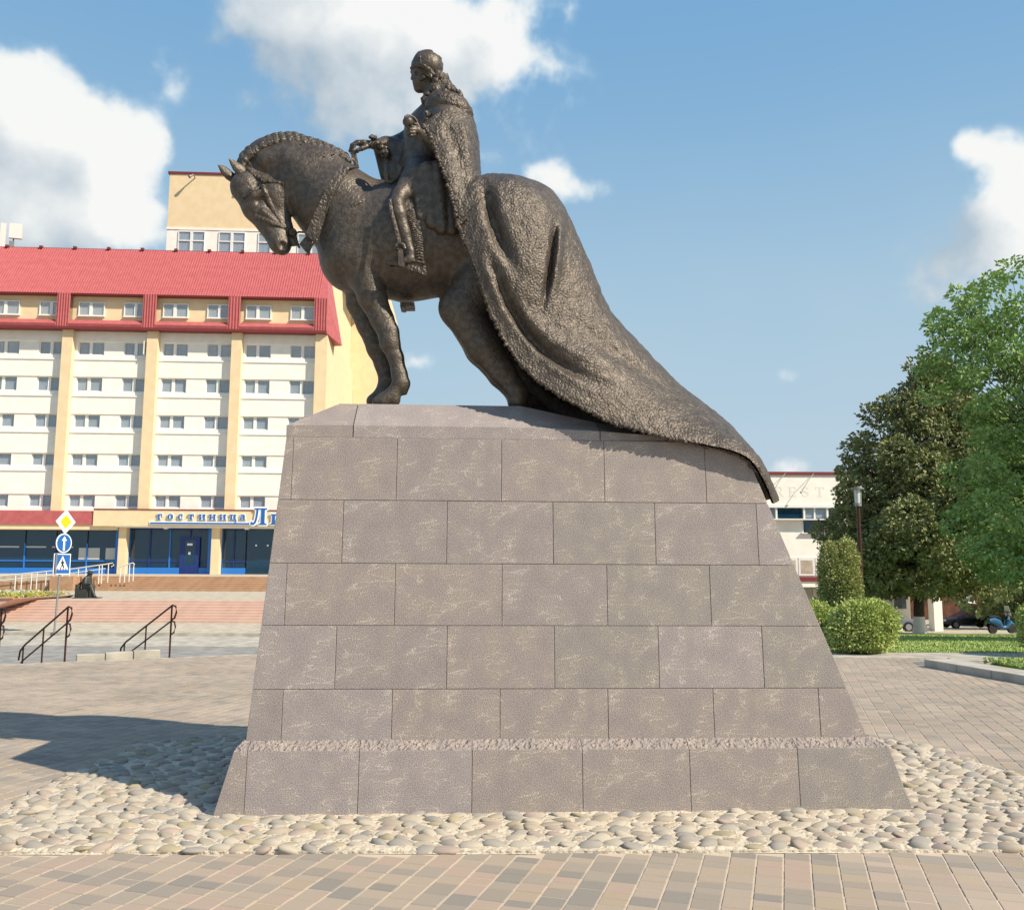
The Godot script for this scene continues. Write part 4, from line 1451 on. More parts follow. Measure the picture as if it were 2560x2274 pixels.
func build_cobbles() -> void:
	rng.seed = 41
	var bed := structure("cobble_bed", sheet([[-3.05, -5.27], [3.1, -5.40], [4.6, -5.55], [4.15, -6.6], [3.86, -7.9], [3.62, -8.75], [-2.8, -8.75], [-3.28, -8.44], [-3.40, -7.4], [-3.38, -6.5], [-3.30, -6.0]], 0.016, 0.02), mats.cobble_bed)
	var nz := FastNoiseLite.new()
	nz.seed = 8
	nz.frequency = 0.7
	# mortar that stands unevenly between the stones
	var mortar := st_new()
	var hgt := FastNoiseLite.new()
	hgt.seed = 14
	hgt.frequency = 6.0
	hgt.fractal_octaves = 3
	var cell := 0.045
	for i in 186:
		for k in 78:
			var x := -3.45 + i * cell
			var zz := -8.78 + k * cell
			if not inside_cobbles(x + cell * 0.5, zz + cell * 0.5):
				continue
			var q := []
			for e: Array in [[0, 0], [1, 0], [1, 1], [0, 1]]:
				var p := Vector2(x + e[0] * cell, zz + e[1] * cell)
				q.append(Vector3(p.x, 0.021 + hgt.get_noise_2dv(p) * 0.012 if inside_cobbles(p.x + 0.02, p.y) and inside_cobbles(p.x - 0.02, p.y + 0.03) else 0.004, p.y))
			quad(mortar, q[0], q[1], q[2], q[3])
	part("mortar", mortar.commit(), mats.cobble_bed, bed)
	var shapes := []
	for i in 6:
		var st := st_new()
		ball(st, Vector3(i * 0.9, 0, 0), Vector3.ONE, 5, 8, 0.42, nz)
		var m := st.commit()
		var back := st_new()
		back.append_from(m, 0, Transform3D(Basis(), Vector3(-i * 0.9, 0, 0)))
		shapes.append(back.commit())
	var stones := []
	var home := Transform3D(Basis(Vector3.UP, MONUMENT_TURN), MONUMENT_AT).affine_inverse()
	var row := 0
	var z := -5.34
	while z > -8.8:
		var x := -3.6 + (0.07 if row % 2 else 0.0)
		while x < 4.7:
			var s := rng.randf_range(0.8, 1.25)
			var px := x + rng.randf_range(-0.025, 0.025)
			var pz := z + rng.randf_range(-0.022, 0.022)
			x += 0.128 * lerpf(1.0, s, 0.6)
			var l := home * Vector3(px, 0, pz)
			if not inside_cobbles(px, pz + 0.02) or (absf(l.z) < 0.89 and l.x > -2.31 and l.x < 2.40):
				continue
			var b := Basis.from_euler(Vector3(rng.randf_range(-0.3, 0.3), rng.randf_range(-0.6, 0.6), rng.randf_range(-0.35, 0.35))) * Basis.from_scale(Vector3(0.068 * s, 0.029 * rng.randf_range(0.6, 1.35), 0.045 * s * rng.randf_range(0.75, 1.1)))
			var tone := 0
			var r := rng.randf()
			tone = 0 if r < 0.36 else (1 if r < 0.62 else (2 if r < 0.82 else (3 if r < 0.93 else 4)))
			stones.append([pz, rng.randi() % 6, tone, Transform3D(b, Vector3(px, 0.012, pz))])
		z -= 0.102
		row += 1
	stones.sort_custom(func(a: Array, b: Array) -> bool: return a[0] > b[0])
	var seen := 0
	var rest := []
	for s: Array in stones:
		if seen < 300 and absf(s[3].origin.x) < -s[0] * 0.575:
			seen += 1
			var o := part("cobble", shapes[s[1]], mats["cobble_%d" % s[2]], bed)
			o.transform = s[3]
		else:
			rest.append(s)
	for k in 3:
		var mm := MultiMesh.new()
		mm.transform_format = MultiMesh.TRANSFORM_3D
		mm.use_colors = true
		mm.mesh = shapes[k * 2]
		var mine := rest.filter(func(s: Array) -> bool: return s[1] / 2 == k)
		mm.instance_count = mine.size()
		for i in mine.size():
			mm.set_instance_transform(i, mine[i][3])
			mm.set_instance_color(i, mats["cobble_%d" % mine[i][2]].albedo_color)
		var mi := MultiMeshInstance3D.new()
		mi.name = "cobbles"
		mi.multimesh = mm
		mi.material_override = mats.cobble_mixed
		mi.set_meta("kind", "stuff")
		bed.add_child(mi, true)

func face_z(y: float) -> float:
	return 0.74 - 0.14 * (y - 0.455) / 2.06

func left_x(y: float) -> float:
	return -2.097 + 0.167 * (y - 0.455) / 2.06

func right_x(y: float) -> float:
	return 2.118 - 0.783 * (y - 0.455) / 2.06

func build_pedestal() -> void:
	rng.seed = 51
	var p := thing("pedestal", "tall battered pedestal of grey granite blocks with a stepped plinth", "pedestal", MONUMENT_AT, MONUMENT_TURN)
	var st := st_new()
	var i := 0.009
	hexa(st, [Vector3(-2.09 + i, 0.40, 0.74 - i), Vector3(2.11 - i, 0.40, 0.74 - i), Vector3(1.33 - i, 2.52, 0.60 - i), Vector3(-1.93 + i, 2.52, 0.60 - i),
		Vector3(-2.09 + i, 0.40, -0.74), Vector3(2.11 - i, 0.40, -0.74), Vector3(1.33 - i, 2.52, -0.60), Vector3(-1.93 + i, 2.52, -0.60)], 0.002)
	part("core", st.commit(), mats.mortar, p)
	# courses of facing blocks, each running half way through
	var rows := [[0.455, 0.79, [-1.868, -1.140, -0.413, 0.323, 1.051, 1.789]], [0.79, 1.21, [-1.528, -0.777, -0.040, 0.682, 1.413]], [1.21, 1.631, [-1.883, -1.140, -0.402, 0.332, 1.061]],
		[1.631, 2.07, [-1.512, -0.789, -0.043, 0.683, 1.419]], [2.07, 2.515, [-1.880, -1.149, -0.408, 0.328, 1.062]]]
	var g := 0.0016
	for side: float in [1.0, -1.0]:
		var xf := Transform3D() if side > 0.0 else Transform3D(Basis.from_scale(Vector3(1, 1, -1)), Vector3.ZERO)
		for r: Array in rows:
			var y0: float = r[0] + g
			var y1: float = r[1] - g
			var xs: Array = [NAN] + r[2] + [NAN]
			for k in xs.size() - 1:
				var a0: float = left_x(y0) if is_nan(xs[k]) else xs[k] + g
				var a1: float = left_x(y1) if is_nan(xs[k]) else xs[k] + g
				var b0: float = right_x(y0) if is_nan(xs[k + 1]) else xs[k + 1] - g
				var b1: float = right_x(y1) if is_nan(xs[k + 1]) else xs[k + 1] - g
				if b0 - a0 < 0.02 or b1 - a1 < 0.02:
					continue
				var proud := rng.randf_range(-0.0015, 0.0015)
				var f0 := face_z(y0) + proud
				var f1 := face_z(y1) + proud
				st = st_new()
				hexa(st, [Vector3(a0, y0, f0), Vector3(b0, y0, f0), Vector3(b1, y1, f1), Vector3(a1, y1, f1), Vector3(a0, y0, 0.003), Vector3(b0, y0, 0.003), Vector3(b1, y1, 0.003), Vector3(a1, y1, 0.003)], 0.002)
				if side < 0.0:
					var back := st_new()
					back.append_from(mirrored(st.commit()), 0, Transform3D())
					part("block", back.commit(), mats["granite_%d" % rng.randi_range(0, 3)], p)
				else:
					part("block", st.commit(), mats["granite_%d" % rng.randi_range(0, 3)], p)
		# plinth
		var px := [NAN, -2.063, -1.339, -0.600, 0.130, 0.849, 1.584, NAN]
		for k in px.size() - 1:
			st = st_new()
			var a := [-2.276, -2.150, -2.108] if is_nan(px[k]) else [px[k] + g, px[k] + g, px[k] + g]
			var b := [2.366, 2.215, 2.130] if is_nan(px[k + 1]) else [px[k + 1] - g, px[k + 1] - g, px[k + 1] - g]
			hexa(st, [Vector3(a[0], -0.05, 0.872), Vector3(b[0], -0.05, 0.872), Vector3(b[1], 0.412, 0.835), Vector3(a[1], 0.412, 0.835), Vector3(a[0], -0.05, 0.003), Vector3(b[0], -0.05, 0.003), Vector3(b[1], 0.412, 0.003), Vector3(a[1], 0.412, 0.003)], 0.002)
			var stone_mesh := st.commit()
			st = st_new()
			rough_slope(st, a[1], b[1], a[2], b[2])
			var rough_mesh := st.commit()
			var tone: Material = mats["granite_%d" % rng.randi_range(1, 3)]
			var stone := part("plinth_stone", mirrored(stone_mesh) if side < 0.0 else stone_mesh, tone, p)
			part("rough_edge", mirrored(rough_mesh) if side < 0.0 else rough_mesh, mats.granite_rough, stone)
	# coping stones: x, half profile in z, y
	var full := [[0.592, 2.519], [0.590, 2.606], [0.345, 2.806]]
	var secs := [[-1.934, [[0.592, 2.519], [0.590, 2.600], [0.46, 2.606]]], [-1.60, full], [-1.468, full], [-1.461, full], [-0.25, full], [0.30, [[0.592, 2.519], [0.589, 2.585], [0.40, 2.68]]], [0.307, [[0.592, 2.519], [0.589, 2.585], [0.40, 2.68]]], [1.32, [[0.56, 2.519], [0.55, 2.524], [0.20, 2.53]]]]
	for e: Array in [[0, 1, 2], [3, 4, 5], [6, 7]]:
		st = st_new()
		for q in e.size() - 1:
			var s0 := ring_of(secs[e[q]])
			var s1 := ring_of(secs[e[q + 1]])
			for k in 6:
				var j := (k + 1) % 6
				quad(st, s0[k], s0[j], s1[j], s1[k])
		var first := ring_of(secs[e[0]])
		var last := ring_of(secs[e[-1]])
		for k in range(1, 5):
			tri(st, first[0], first[k + 1], first[k])
			tri(st, last[0], last[k], last[k + 1])
		part("coping_stone", st.commit(), mats["granite_%d" % [1, 2, 0][e[0] / 3]], p)

func ring_of(sec: Array) -> Array:
	var x: float = sec[0]
	var h: Array = sec[1]
	return [Vector3(x, h[0][1], h[0][0]), Vector3(x, h[1][1], h[1][0]), Vector3(x, h[2][1], h[2][0]), Vector3(x, h[2][1], -h[2][0]), Vector3(x, h[1][1], -h[1][0]), Vector3(x, h[0][1], -h[0][0])]

func mirrored(m: ArrayMesh) -> ArrayMesh:
	# the same shape turned to the other side in z, facing outwards
	var a := m.surface_get_arrays(0)
	var v: PackedVector3Array = a[Mesh.ARRAY_VERTEX]
	var n: PackedVector3Array = a[Mesh.ARRAY_NORMAL]
	for i in v.size():
		v[i].z = -v[i].z
		n[i].z = -n[i].z
	var ix: PackedInt32Array = a[Mesh.ARRAY_INDEX] if a[Mesh.ARRAY_INDEX] != null else PackedInt32Array(range(v.size()))
	for i in range(0, ix.size(), 3):
		var t := ix[i]
		ix[i] = ix[i + 1]
		ix[i + 1] = t
	a[Mesh.ARRAY_VERTEX] = v
	a[Mesh.ARRAY_NORMAL] = n
	a[Mesh.ARRAY_INDEX] = ix
	var out := ArrayMesh.new()
	out.add_surface_from_arrays(Mesh.PRIMITIVE_TRIANGLES, a)
	return out

func rough_slope(st: SurfaceTool, a0: float, b0: float, a1: float, b1: float) -> void:
	# the hand-dressed chamfer above a plinth stone: an uneven grid from its edge up to the wall
	var nz := FastNoiseLite.new()
	nz.seed = 12
	nz.frequency = 11.0
	var n := maxi(4, int((b0 - a0) / 0.022))
	var P := []
	for i in n + 1:
		var t := float(i) / n
		var col := []
		for k in 5:
			var s := k / 4.0
			var x := lerpf(lerpf(a0, b0, t), lerpf(a1, b1, t), s)
			var q := Vector3(x, lerpf(0.414, 0.472, s), lerpf(0.833, 0.725, s))
			if k > 0 and k < 4:
				var d := nz.get_noise_3dv(q) * 0.011 + nz.get_noise_3dv(q * 3.0) * 0.008
				q += Vector3(0, 0.9, 0.5) * d
			elif k == 0:
				q.y += nz.get_noise_1d(x * 2.0) * 0.010
			col.append(q)
		P.append(col)
	for i in n:
		for k in 4:
			quad(st, P[i][k], P[i][k + 1], P[i + 1][k + 1], P[i + 1][k])
	for i in n:
		quad(st, Vector3(P[i][0].x, 0.405, 0.833), P[i][0], P[i + 1][0], Vector3(P[i + 1][0].x, 0.405, 0.833))
	if a1 < -2.0 or b1 > 2.0:
		# the end over the short side
		var i := 0 if a1 < -2.0 else n
		var c: Array = P[i]
		for k in 4:
			if i == 0:
				quad(st, Vector3(c[k].x, c[k].y, 0), Vector3(c[k + 1].x, c[k + 1].y, 0), c[k + 1], c[k])
			else:
				quad(st, c[k], c[k + 1], Vector3(c[k + 1].x, c[k + 1].y, 0), Vector3(c[k].x, c[k].y, 0))
# ------------------------------------------------------------------ the hotel and the ground before it
func make_building_materials() -> void:
	var wide := noise_img(512, 71, 0.015, FastNoiseLite.TYPE_SIMPLEX_SMOOTH, 5)
	var fine := noise_img(512, 72, 0.15, FastNoiseLite.TYPE_SIMPLEX, 3)
	for e: Array in [["cream", Color(0.915, 0.905, 0.87), Color(0.94, 0.93, 0.895)], ["yellow", Color(0.87, 0.785, 0.635), Color(0.89, 0.81, 0.665)], ["whitewash", Color(0.93, 0.915, 0.875), Color(0.95, 0.94, 0.90)], ["brick_far", Color(0.34, 0.215, 0.165), Color(0.43, 0.28, 0.205)]]:
		var m := mat(e[0], Color(1, 1, 1), 0.9)
		m.albedo_texture = tex(blend_img(wide, e[1], e[2], 0.2, 0.8))
		tri_map(m, 0.12, true)
	var r := mat("red_metal", Color(1, 1, 1), 0.55)
	r.albedo_texture = tex(blend_img(wide, Color(0.675, 0.35, 0.355), Color(0.72, 0.385, 0.385), 0.2, 0.8))
	tri_map(r, 0.2, true)
	mat("dark_red", Color(0.46, 0.16, 0.17), 0.6)
	mat("frame_white", Color(0.90, 0.90, 0.88), 0.5)
	var g := mat("pane", Color(0.66, 0.73, 0.79, 0.42), 0.05)
	g.transparency = BaseMaterial3D.TRANSPARENCY_ALPHA
	g.metallic_specular = 0.8
	mat("room", Color(0.66, 0.65, 0.62), 0.9)
	var g2 := mat("dark_glass", Color(0.07, 0.25, 0.36, 0.55), 0.05)
	g2.transparency = BaseMaterial3D.TRANSPARENCY_ALPHA
	g2.metallic_specular = 0.6
	mat("curtain", Color(0.74, 0.75, 0.74), 0.95)
	mat("blue_paint", Color(0.14, 0.45, 0.78), 0.5)
	mat("deep_blue", Color(0.06, 0.18, 0.45), 0.5)
	mat("faded_letter", Color(0.885, 0.87, 0.83), 0.9)
	mat("black_rubber", Color(0.06, 0.06, 0.065), 0.8)
	mat("sign_blue", Color(0.10, 0.37, 0.66), 0.5)
	mat("sign_white", Color(0.93, 0.94, 0.95), 0.6)
	mat("steel_white", Color(0.84, 0.84, 0.82), 0.45)
	mat("rail_brown", Color(0.27, 0.15, 0.12), 0.45, 0.3)
	mat("yellow_sign", Color(0.96, 0.74, 0.10), 0.45)
	mat("grey_metal", Color(0.55, 0.56, 0.56), 0.5, 0.4)
	mat("dark_bronze", Color(0.27, 0.28, 0.265), 0.55, 0.4)

func window(parent: Node, x0: float, x1: float, y0: float, y1: float, z: float, split: float, curtains: int, xf := Transform3D()) -> void:
	# a white frame with two panes; curtains hang behind the glass
	var st := st_new()
	var f := 0.07
	var xm := lerpf(x0, x1, split)
	box(st, Vector3(x0, y0, z - 0.06), Vector3(x0 + f, y1, z + 0.05), xf)
	box(st, Vector3(x1 - f, y0, z - 0.06), Vector3(x1, y1, z + 0.05), xf)
	box(st, Vector3(x0 + f, y0, z - 0.06), Vector3(x1 - f, y0 + f, z + 0.05), xf)
	box(st, Vector3(x0 + f, y1 - f, z - 0.06), Vector3(x1 - f, y1, z + 0.05), xf)
	box(st, Vector3(xm - 0.12, y0 + f, z - 0.06), Vector3(xm + 0.12, y1 - f, z + 0.05), xf)
	box(st, Vector3(x0 - 0.04, y0 - 0.06, z - 0.06), Vector3(x1 + 0.04, y0, z + 0.14), xf)
	var w := part("window", st.commit(), mats.frame_white, parent)
	for e: Array in [[x0 + f, xm - 0.12], [xm + 0.12, x1 - f]]:
		st = st_new()
		box(st, Vector3(e[0], y0 + f, z - 0.03), Vector3(e[1], y1 - f, z - 0.015), xf)
		part("pane", st.commit(), mats.pane, w)
	if curtains > 0:
		for e: Array in [[x0 + f, lerpf(x0, xm, 0.7)], [xm + 0.12, lerpf(xm, x1, 0.8)]]:
			if curtains == 1 and e[0] > xm:
				continue
			st = st_new()
			var n := 14
			for i in n:
				var a := lerpf(e[0], e[1], float(i) / n)
				var b := lerpf(e[0], e[1], float(i + 1) / n)
				var za := z - 0.075 + 0.02 * sin(i * 2.4)
				var zb := z - 0.075 + 0.02 * sin((i + 1) * 2.4)
				quad(st, xf * Vector3(a, y0 + f, za), xf * Vector3(a, y1 - f, za), xf * Vector3(b, y1 - f, zb), xf * Vector3(b, y0 + f, zb))
			part("curtain", st.commit(), mats.curtain, w)

func bx(parent: Node, called: String, m: Material, lo: Vector3, hi: Vector3) -> MeshInstance3D:
	return part(called, box_mesh(lo, hi), m, parent)

func stem_letter(ch: String, p: float) -> ArrayMesh:
	# и and н, drawn as serifed stems (the font's own outlines cross themselves)
	var st := st_new()
	var d := 0.03
	for x: float in [0.0, 24.0]:
		box(st, Vector3((x + 4.5) * p, 0, -d), Vector3((x + 13.5) * p, 34.0 * p, d))
		for y: float in [0.0, 30.5]:
			box(st, Vector3(x * p, y * p, -d * 0.98), Vector3((x + 18.0) * p, (y + 3.5) * p, d * 0.98))
	if ch == "н":
		box(st, Vector3(13.5 * p, 15.0 * p, -d * 0.96), Vector3(28.5 * p, 19.5 * p, d * 0.96))
	else:
		prism(st, PackedVector2Array([Vector2(13.5, 5), Vector2(28.5, 24), Vector2(28.5, 30), Vector2(13.5, 11)]), -d, d * 0.96, Transform3D(Basis.from_scale(Vector3(p, p, 1)), Vector3.ZERO))
	return st.commit()

# p: metres per font unit (34 units are the height of a small letter)
func letters(parent: Node, text: String, at: Vector3, step: float, p: float, face: Material, outline: Material) -> void:
	var font := SystemFont.new()
	font.font_names = PackedStringArray(["Droid Serif"])
	font.font_weight = 700
	var x := at.x
	for ch in text:
		var m: ArrayMesh
		if ch in "ин":
			m = stem_letter(ch, p)
		else:
			var tm := TextMesh.new()
			tm.font = font
			tm.text = ch
			tm.font_size = 64
			tm.pixel_size = p
			tm.depth = 0.06
			var st := st_new()
			var arr := ArrayMesh.new()
			arr.add_surface_from_arrays(Mesh.PRIMITIVE_TRIANGLES, tm.get_mesh_arrays())
			st.append_from(arr, 0, Transform3D(Basis.from_scale(Vector3(1, 1, 1.0 if outline else 0.2)), Vector3(-tm.get_aabb().position.x, 22.0 * p, 0)))
			m = st.commit()
		var o := part("letter", m, face, parent, Vector3(x, at.y, at.z + 0.05))
		if outline:
			var st := st_new()
			var e := p * 4.4
			for k in 8:
				var a := TAU * k / 8.0
				st.append_from(m, 0, Transform3D(Basis(), Vector3(cos(a) * e, sin(a) * e, -0.04 - 0.0007 * k)))
			part("letter_edge", st.commit(), outline, o)
		x += step

func build_hotel() -> void:
	rng.seed = 61
	var h := thing("hotel", "cream hotel with yellow pilasters, red ribbed mansard roof and blue glazed ground floor", "hotel", Vector3(0, 0, -72), BUILDING_TURN)
	var right := -14.93
	var pil := [[-42.3, -41.5], [-35.7, -34.9], [-29.13, -28.27], [-22.5, -21.7], [-15.87, -14.93]]
	bx(h, "wall", mats.yellow, Vector3(-52, 4.7, -16), Vector3(right, 20.6, -0.40))
	bx(h, "side_wall", mats.yellow, Vector3(-15.4, -1, -16), Vector3(right, 4.69, -0.40))
	bx(h, "lobby_back_wall", mats.room, Vector3(-52, -1, -9), Vector3(-15.42, 4.69, -8.6))
	bx(h, "lobby_floor", mats.room, Vector3(-52, -1, -8.6), Vector3(-15.42, 1.0, -0.395))
	bx(h, "lobby_partition", mats.room, Vector3(-30.6, 1.0, -8.6), Vector3(-30.35, 4.69, -0.42))
	bx(h, "end_wall", mats.room, Vector3(-52.2, -1, -8.6), Vector3(-52, 4.69, -0.42))
	bx(h, "attic_block", mats.yellow, Vector3(-52, 20.6, -16), Vector3(right - 0.3, 27.7, -3.2))
	bx(h, "rear_wing", mats.yellow, Vector3(-20, -1, -30), Vector3(-11.7, 29.5, -16.05))
	for p: Array in pil:
		bx(h, "pilaster", mats.yellow, Vector3(p[0], 5.8, -0.41), Vector3(p[1], 20.6, 0.62))
	# window rows: top and bottom of the glass
	var rows := [[19.43, 18.33], [16.55, 15.38], [13.55, 12.47], [10.42, 9.43], [7.20, 6.20]]
	var wins := [[-41.3, -39.23], [-37.70, -35.72], [-34.66, -32.63], [-31.12, -29.15], [-28.06, -26.07], [-24.57, -22.52], [-21.51, -19.50], [-17.96, -15.89]]
	for r in rows.size():
		var top: float = rows[r][0]
		var bot: float = rows[r][1]
		var above: float = 20.35 if r == 0 else rows[r - 1][1] - 0.32
		for b in 4:
			var x0: float = pil[b][1]
			var x1: float = pil[b + 1][0]
			# the apron above this row of windows
			bx(h, "apron", mats.cream, Vector3(x0, top, -0.39), Vector3(x1, above, 0.10))
			var ledge := st_new()
			soft_box(ledge, Vector3(x0, bot - 0.32, -0.39), Vector3(x1, bot - 0.06, 0.04), 0.01)
			part("ledge", ledge.commit(), mats.cream, h)
			if r < 4:
				bx(h, "ledge_lip", mats.frame_white, Vector3(x0, bot - 0.44, 0.10), Vector3(x1, bot - 0.32, 0.17))
			var a: Array = wins[b * 2]
			var c: Array = wins[b * 2 + 1]
			for e: Array in [[x0, a[0]], [a[1], c[0]], [c[1], x1]]:
				if e[1] - e[0] > 0.05:
					bx(h, "pier", mats.cream, Vector3(e[0], bot - 0.06, -0.39), Vector3(e[1], top, 0.03))
			if r == 0 and b == 1:
				bx(h, "open_sash", mats.frame_white, Vector3(-29.4, bot, -0.12), Vector3(-29.33, top, 0.55))
			for e: Array in [a, c]:
				bx(h, "reveal", mats.room, Vector3(e[0], bot - 0.06, -0.395), Vector3(e[1], top, -0.30))
				window(h, e[0], e[1], bot, top, -0.14, 0.47, rng.randi_range(0, 2) if r < 2 else rng.randi_range(1, 2))
	# attic rooms set back behind the red roof
	for b in 4:
		var x0: float = pil[b][1] - 0.25
		var x1: float = pil[b + 1][0] + 0.25
		bx(h, "attic_wall", mats.yellow, Vector3(x0 - 0.3, 20.6, -3.1), Vector3(x1 + 0.3, 23.4, 0.34))
		for e: Array in [wins[b * 2], wins[b * 2 + 1]]:
			window(h, e[0], e[1], 21.40, 22.55, 0.405, 0.47, 0)
	# the mansard: ribbed sheet above the openings, ribbed piers between them
	var sheet_st := st_new()
	ribbed(sheet_st, -43.0, -15.6, 23.1, 27.85, 0.95, -2.2)
	tri(sheet_st, Vector3(-15.6, 23.1, 0.95), Vector3(-15.6, 27.85, -2.2), Vector3(-14.95, 23.1, 0.95))
	part("roof", sheet_st.commit(), mats.red_metal, h)
	for e: Array in [[-42.75, -41.75], [-36.15, -35.15], [-29.47, -28.44], [-22.79, -21.85], [-16.0, -14.95]]:
		var st := st_new()
		ribbed(st, e[0], e[1], 20.4, 23.1, 0.95, 0.951)
		part("roof_pier", st.commit(), mats.red_metal, h)
	for b in 4:
		var a: float = [-41.75, -35.15, -28.44, -21.85][b]
		var c: float = [-36.15, -29.47, -22.79, -16.0][b]
		var st := st_new()
		prism(st, PackedVector2Array([Vector2(0.96, 20.4), Vector2(1.04, 20.62), Vector2(0.6, 21.0), Vector2(0.35, 21.1), Vector2(0.35, 20.4)]), a, c, Transform3D(Basis(Vector3(0, 0, 1), Vector3(0, 1, 0), Vector3(1, 0, 0)), Vector3.ZERO))
		part("roof_sill", st.commit(), mats.red_metal, h)
		bx(h, "opening_head", mats.dark_red, Vector3(a, 23.0, 0.35), Vector3(c, 23.095, 0.94))
	bx(h, "fascia", mats.dark_red, Vector3(-43, 20.2, 0.2), Vector3(-14.95, 20.395, 1.0))
	var rd := st_new()
	# hipped end of the mansard, its soffit and the ridge flashing
	var e0 := Vector3(-14.95, 20.2, 0.95)
	var e1 := Vector3(-14.15, 20.0, -2.3)
	var e2 := Vector3(-15.6, 27.87, -2.2)
	var e3 := Vector3(-14.95, 23.1, 0.95)
	tri(rd, e0, e3, e1)
	tri(rd, e3, e2, e1)
	tri(rd, e0, e1, Vector3(-15.0, 20.1, -2.9))
	tri(rd, e1, e2, Vector3(-15.6, 24.0, -6.0))
	tri(rd, e1, Vector3(-15.6, 24.0, -6.0), Vector3(-15.0, 20.1, -2.9))
	part("roof_end", rd.commit(), mats.red_metal, h)
	bx(h, "flat_roof", mats.dark_red, Vector3(-52, 27.7, -14), Vector3(-15.7, 27.9, -2.2))
	for k in 10:
		bx(h, "ridge_clip", mats.dark_red, Vector3(-42.0 + k * 2.75, 27.8, -2.25), Vector3(-41.75 + k * 2.75, 28.0, -2.0))
	# stair and lift tower behind
	bx(h, "tower_wall", mats.yellow, Vector3(-31.3, 32.5, -18), Vector3(-13.6, 37.65, -9))
	bx(h, "tower_base", mats.cream, Vector3(-31.3, 27, -18), Vector3(-13.6, 32.3, -9.21))
	for e: Array in [[-31.3, -30.25], [-27.83, -26.60], [-24.18, -23.02], [-20.60, -19.42], [-17.0, -13.6]]:
		bx(h, "tower_pier", mats.cream, Vector3(e[0], 27, -9.205), Vector3(e[1], 32.15, -9.0))
	bx(h, "tower_lintel", mats.cream, Vector3(-31.3, 32.15, -9.205), Vector3(-13.6, 32.3, -9.0))
	bx(h, "tower_ledge", mats.cream, Vector3(-31.35, 32.3, -18), Vector3(-13.55, 32.5, -8.94))
	bx(h, "tower_coping", mats.dark_red, Vector3(-31.45, 37.65, -18.1), Vector3(-13.5, 37.85, -8.9))
	for k in 4:
		var x0: float = [-30.25, -26.60, -23.02, -19.42][k]
		bx(h, "tower_reveal", mats.room, Vector3(x0, 29.3, -9.2), Vector3(x0 + 2.42, 32.15, -9.14))
		window(h, x0, x0 + 2.42, 29.9, 32.15, -8.97, 0.5, 2)
		bx(h, "transom", mats.frame_white, Vector3(x0 + 0.05, 31.2, -9.02), Vector3(x0 + 2.37, 31.3, -8.91))
	for k in 2:
		var lamp := part("flood_lamp", tube_mesh([Vector3(-29.0 + k * 5.2, 37.3, -9.0), Vector3(-29.0 + k * 5.2, 37.35, -8.4), Vector3(-29.25 + k * 5.2, 37.0, -8.1)], [0.06, 0.07, 0.16], 6), mats.grey_metal, h)
		lamp.set_meta("label", "small flood lamp on an arm")
	bx(h, "roof_vent", mats.grey_metal, Vector3(-32.3, 28.1, -6), Vector3(-31.4, 28.9, -5.2))
	# ground floor
	bx(h, "canopy", mats.yellow, Vector3(-32.2, 4.70, -0.38), Vector3(-14.2, 5.95, 1.2))
	bx(h, "canopy_coping", mats.dark_red, Vector3(-32.2, 5.95, -0.38), Vector3(-14.15, 6.03, 1.25))
	bx(h, "red_canopy", mats.red_metal, Vector3(-52, 4.80, -0.38), Vector3(-32.2, 5.85, 1.1))
	bx(h, "yellow_band", mats.yellow, Vector3(-52, 4.42, -0.37), Vector3(-30.5, 4.80, 1.0))
	bx(h, "canopy_soffit", mats.whitewash, Vector3(-30.5, 4.62, -0.38), Vector3(-14.3, 4.70, 1.15))
	for e: Array in [[-30.43, -29.86], [-23.37, -22.74], [-16.3, -15.7]]:
		bx(h, "column", mats.yellow, Vector3(e[0], 0.9, -0.1), Vector3(e[1], 4.62, 0.62))
		bx(h, "blue_post", mats.blue_paint, Vector3(e[0] - 0.32, 0.9, -0.2), Vector3(e[0] - 0.01, 4.62, 0.30))
	# glazing bays: x0, x1, plinth top, mullions
	for e: Array in [[-52.0, -30.75, 1.5, 9], [-29.86, -23.69, 1.55, 4], [-22.74, -20.9, 1.55, 2]]:
		var x0: float = e[0]
		var x1: float = e[1]
		bx(h, "blue_plinth", mats.blue_paint, Vector3(x0, 0.9, -0.38), Vector3(x1, e[2], -0.12))
		var n: int = e[3]
		for k in n:
			var a := lerpf(x0, x1, float(k) / n)
			var b := lerpf(x0, x1, float(k + 1) / n)
			var m: Material = mats.dark_glass
			bx(h, "shop_pane", m, Vector3(a + 0.05, e[2], -0.36), Vector3(b - 0.05, 4.62, -0.33))
			bx(h, "mullion", mats.deep_blue if k % 2 else mats.blue_paint, Vector3(a - 0.05, e[2], -0.37), Vector3(a + 0.05, 4.62 if x0 > -40 else 3.4, -0.24))
		bx(h, "blue_rail", mats.blue_paint if x0 < -40 else mats.deep_blue, Vector3(x0, 2.0, -0.36), Vector3(x1, 2.09, -0.25))
		bx(h, "head_rail", mats.deep_blue, Vector3(x0, 4.5, -0.36), Vector3(x1, 4.62, -0.22))
	# blinds half drawn behind the restaurant glass
	for k in 5:
		bx(h, "blind", mats.curtain, Vector3(-39.9 + k * 2.05, 3.05 if k < 3 else 2.15, -0.325), Vector3(-38.3 + k * 2.05, 3.16 if k < 3 else 3.05, -0.32))
	var leaf := st_new()
	box(leaf, Vector3(-25.95, 0.98, -0.20), Vector3(-25.62, 3.95, -0.12))
	box(leaf, Vector3(-24.78, 0.98, -0.20), Vector3(-24.45, 3.95, -0.12))
	box(leaf, Vector3(-25.62, 0.98, -0.20), Vector3(-24.78, 1.75, -0.12))
	box(leaf, Vector3(-25.62, 3.70, -0.20), Vector3(-24.78, 3.95, -0.12))
	var door := part("door", leaf.commit(), mats.deep_blue, h)
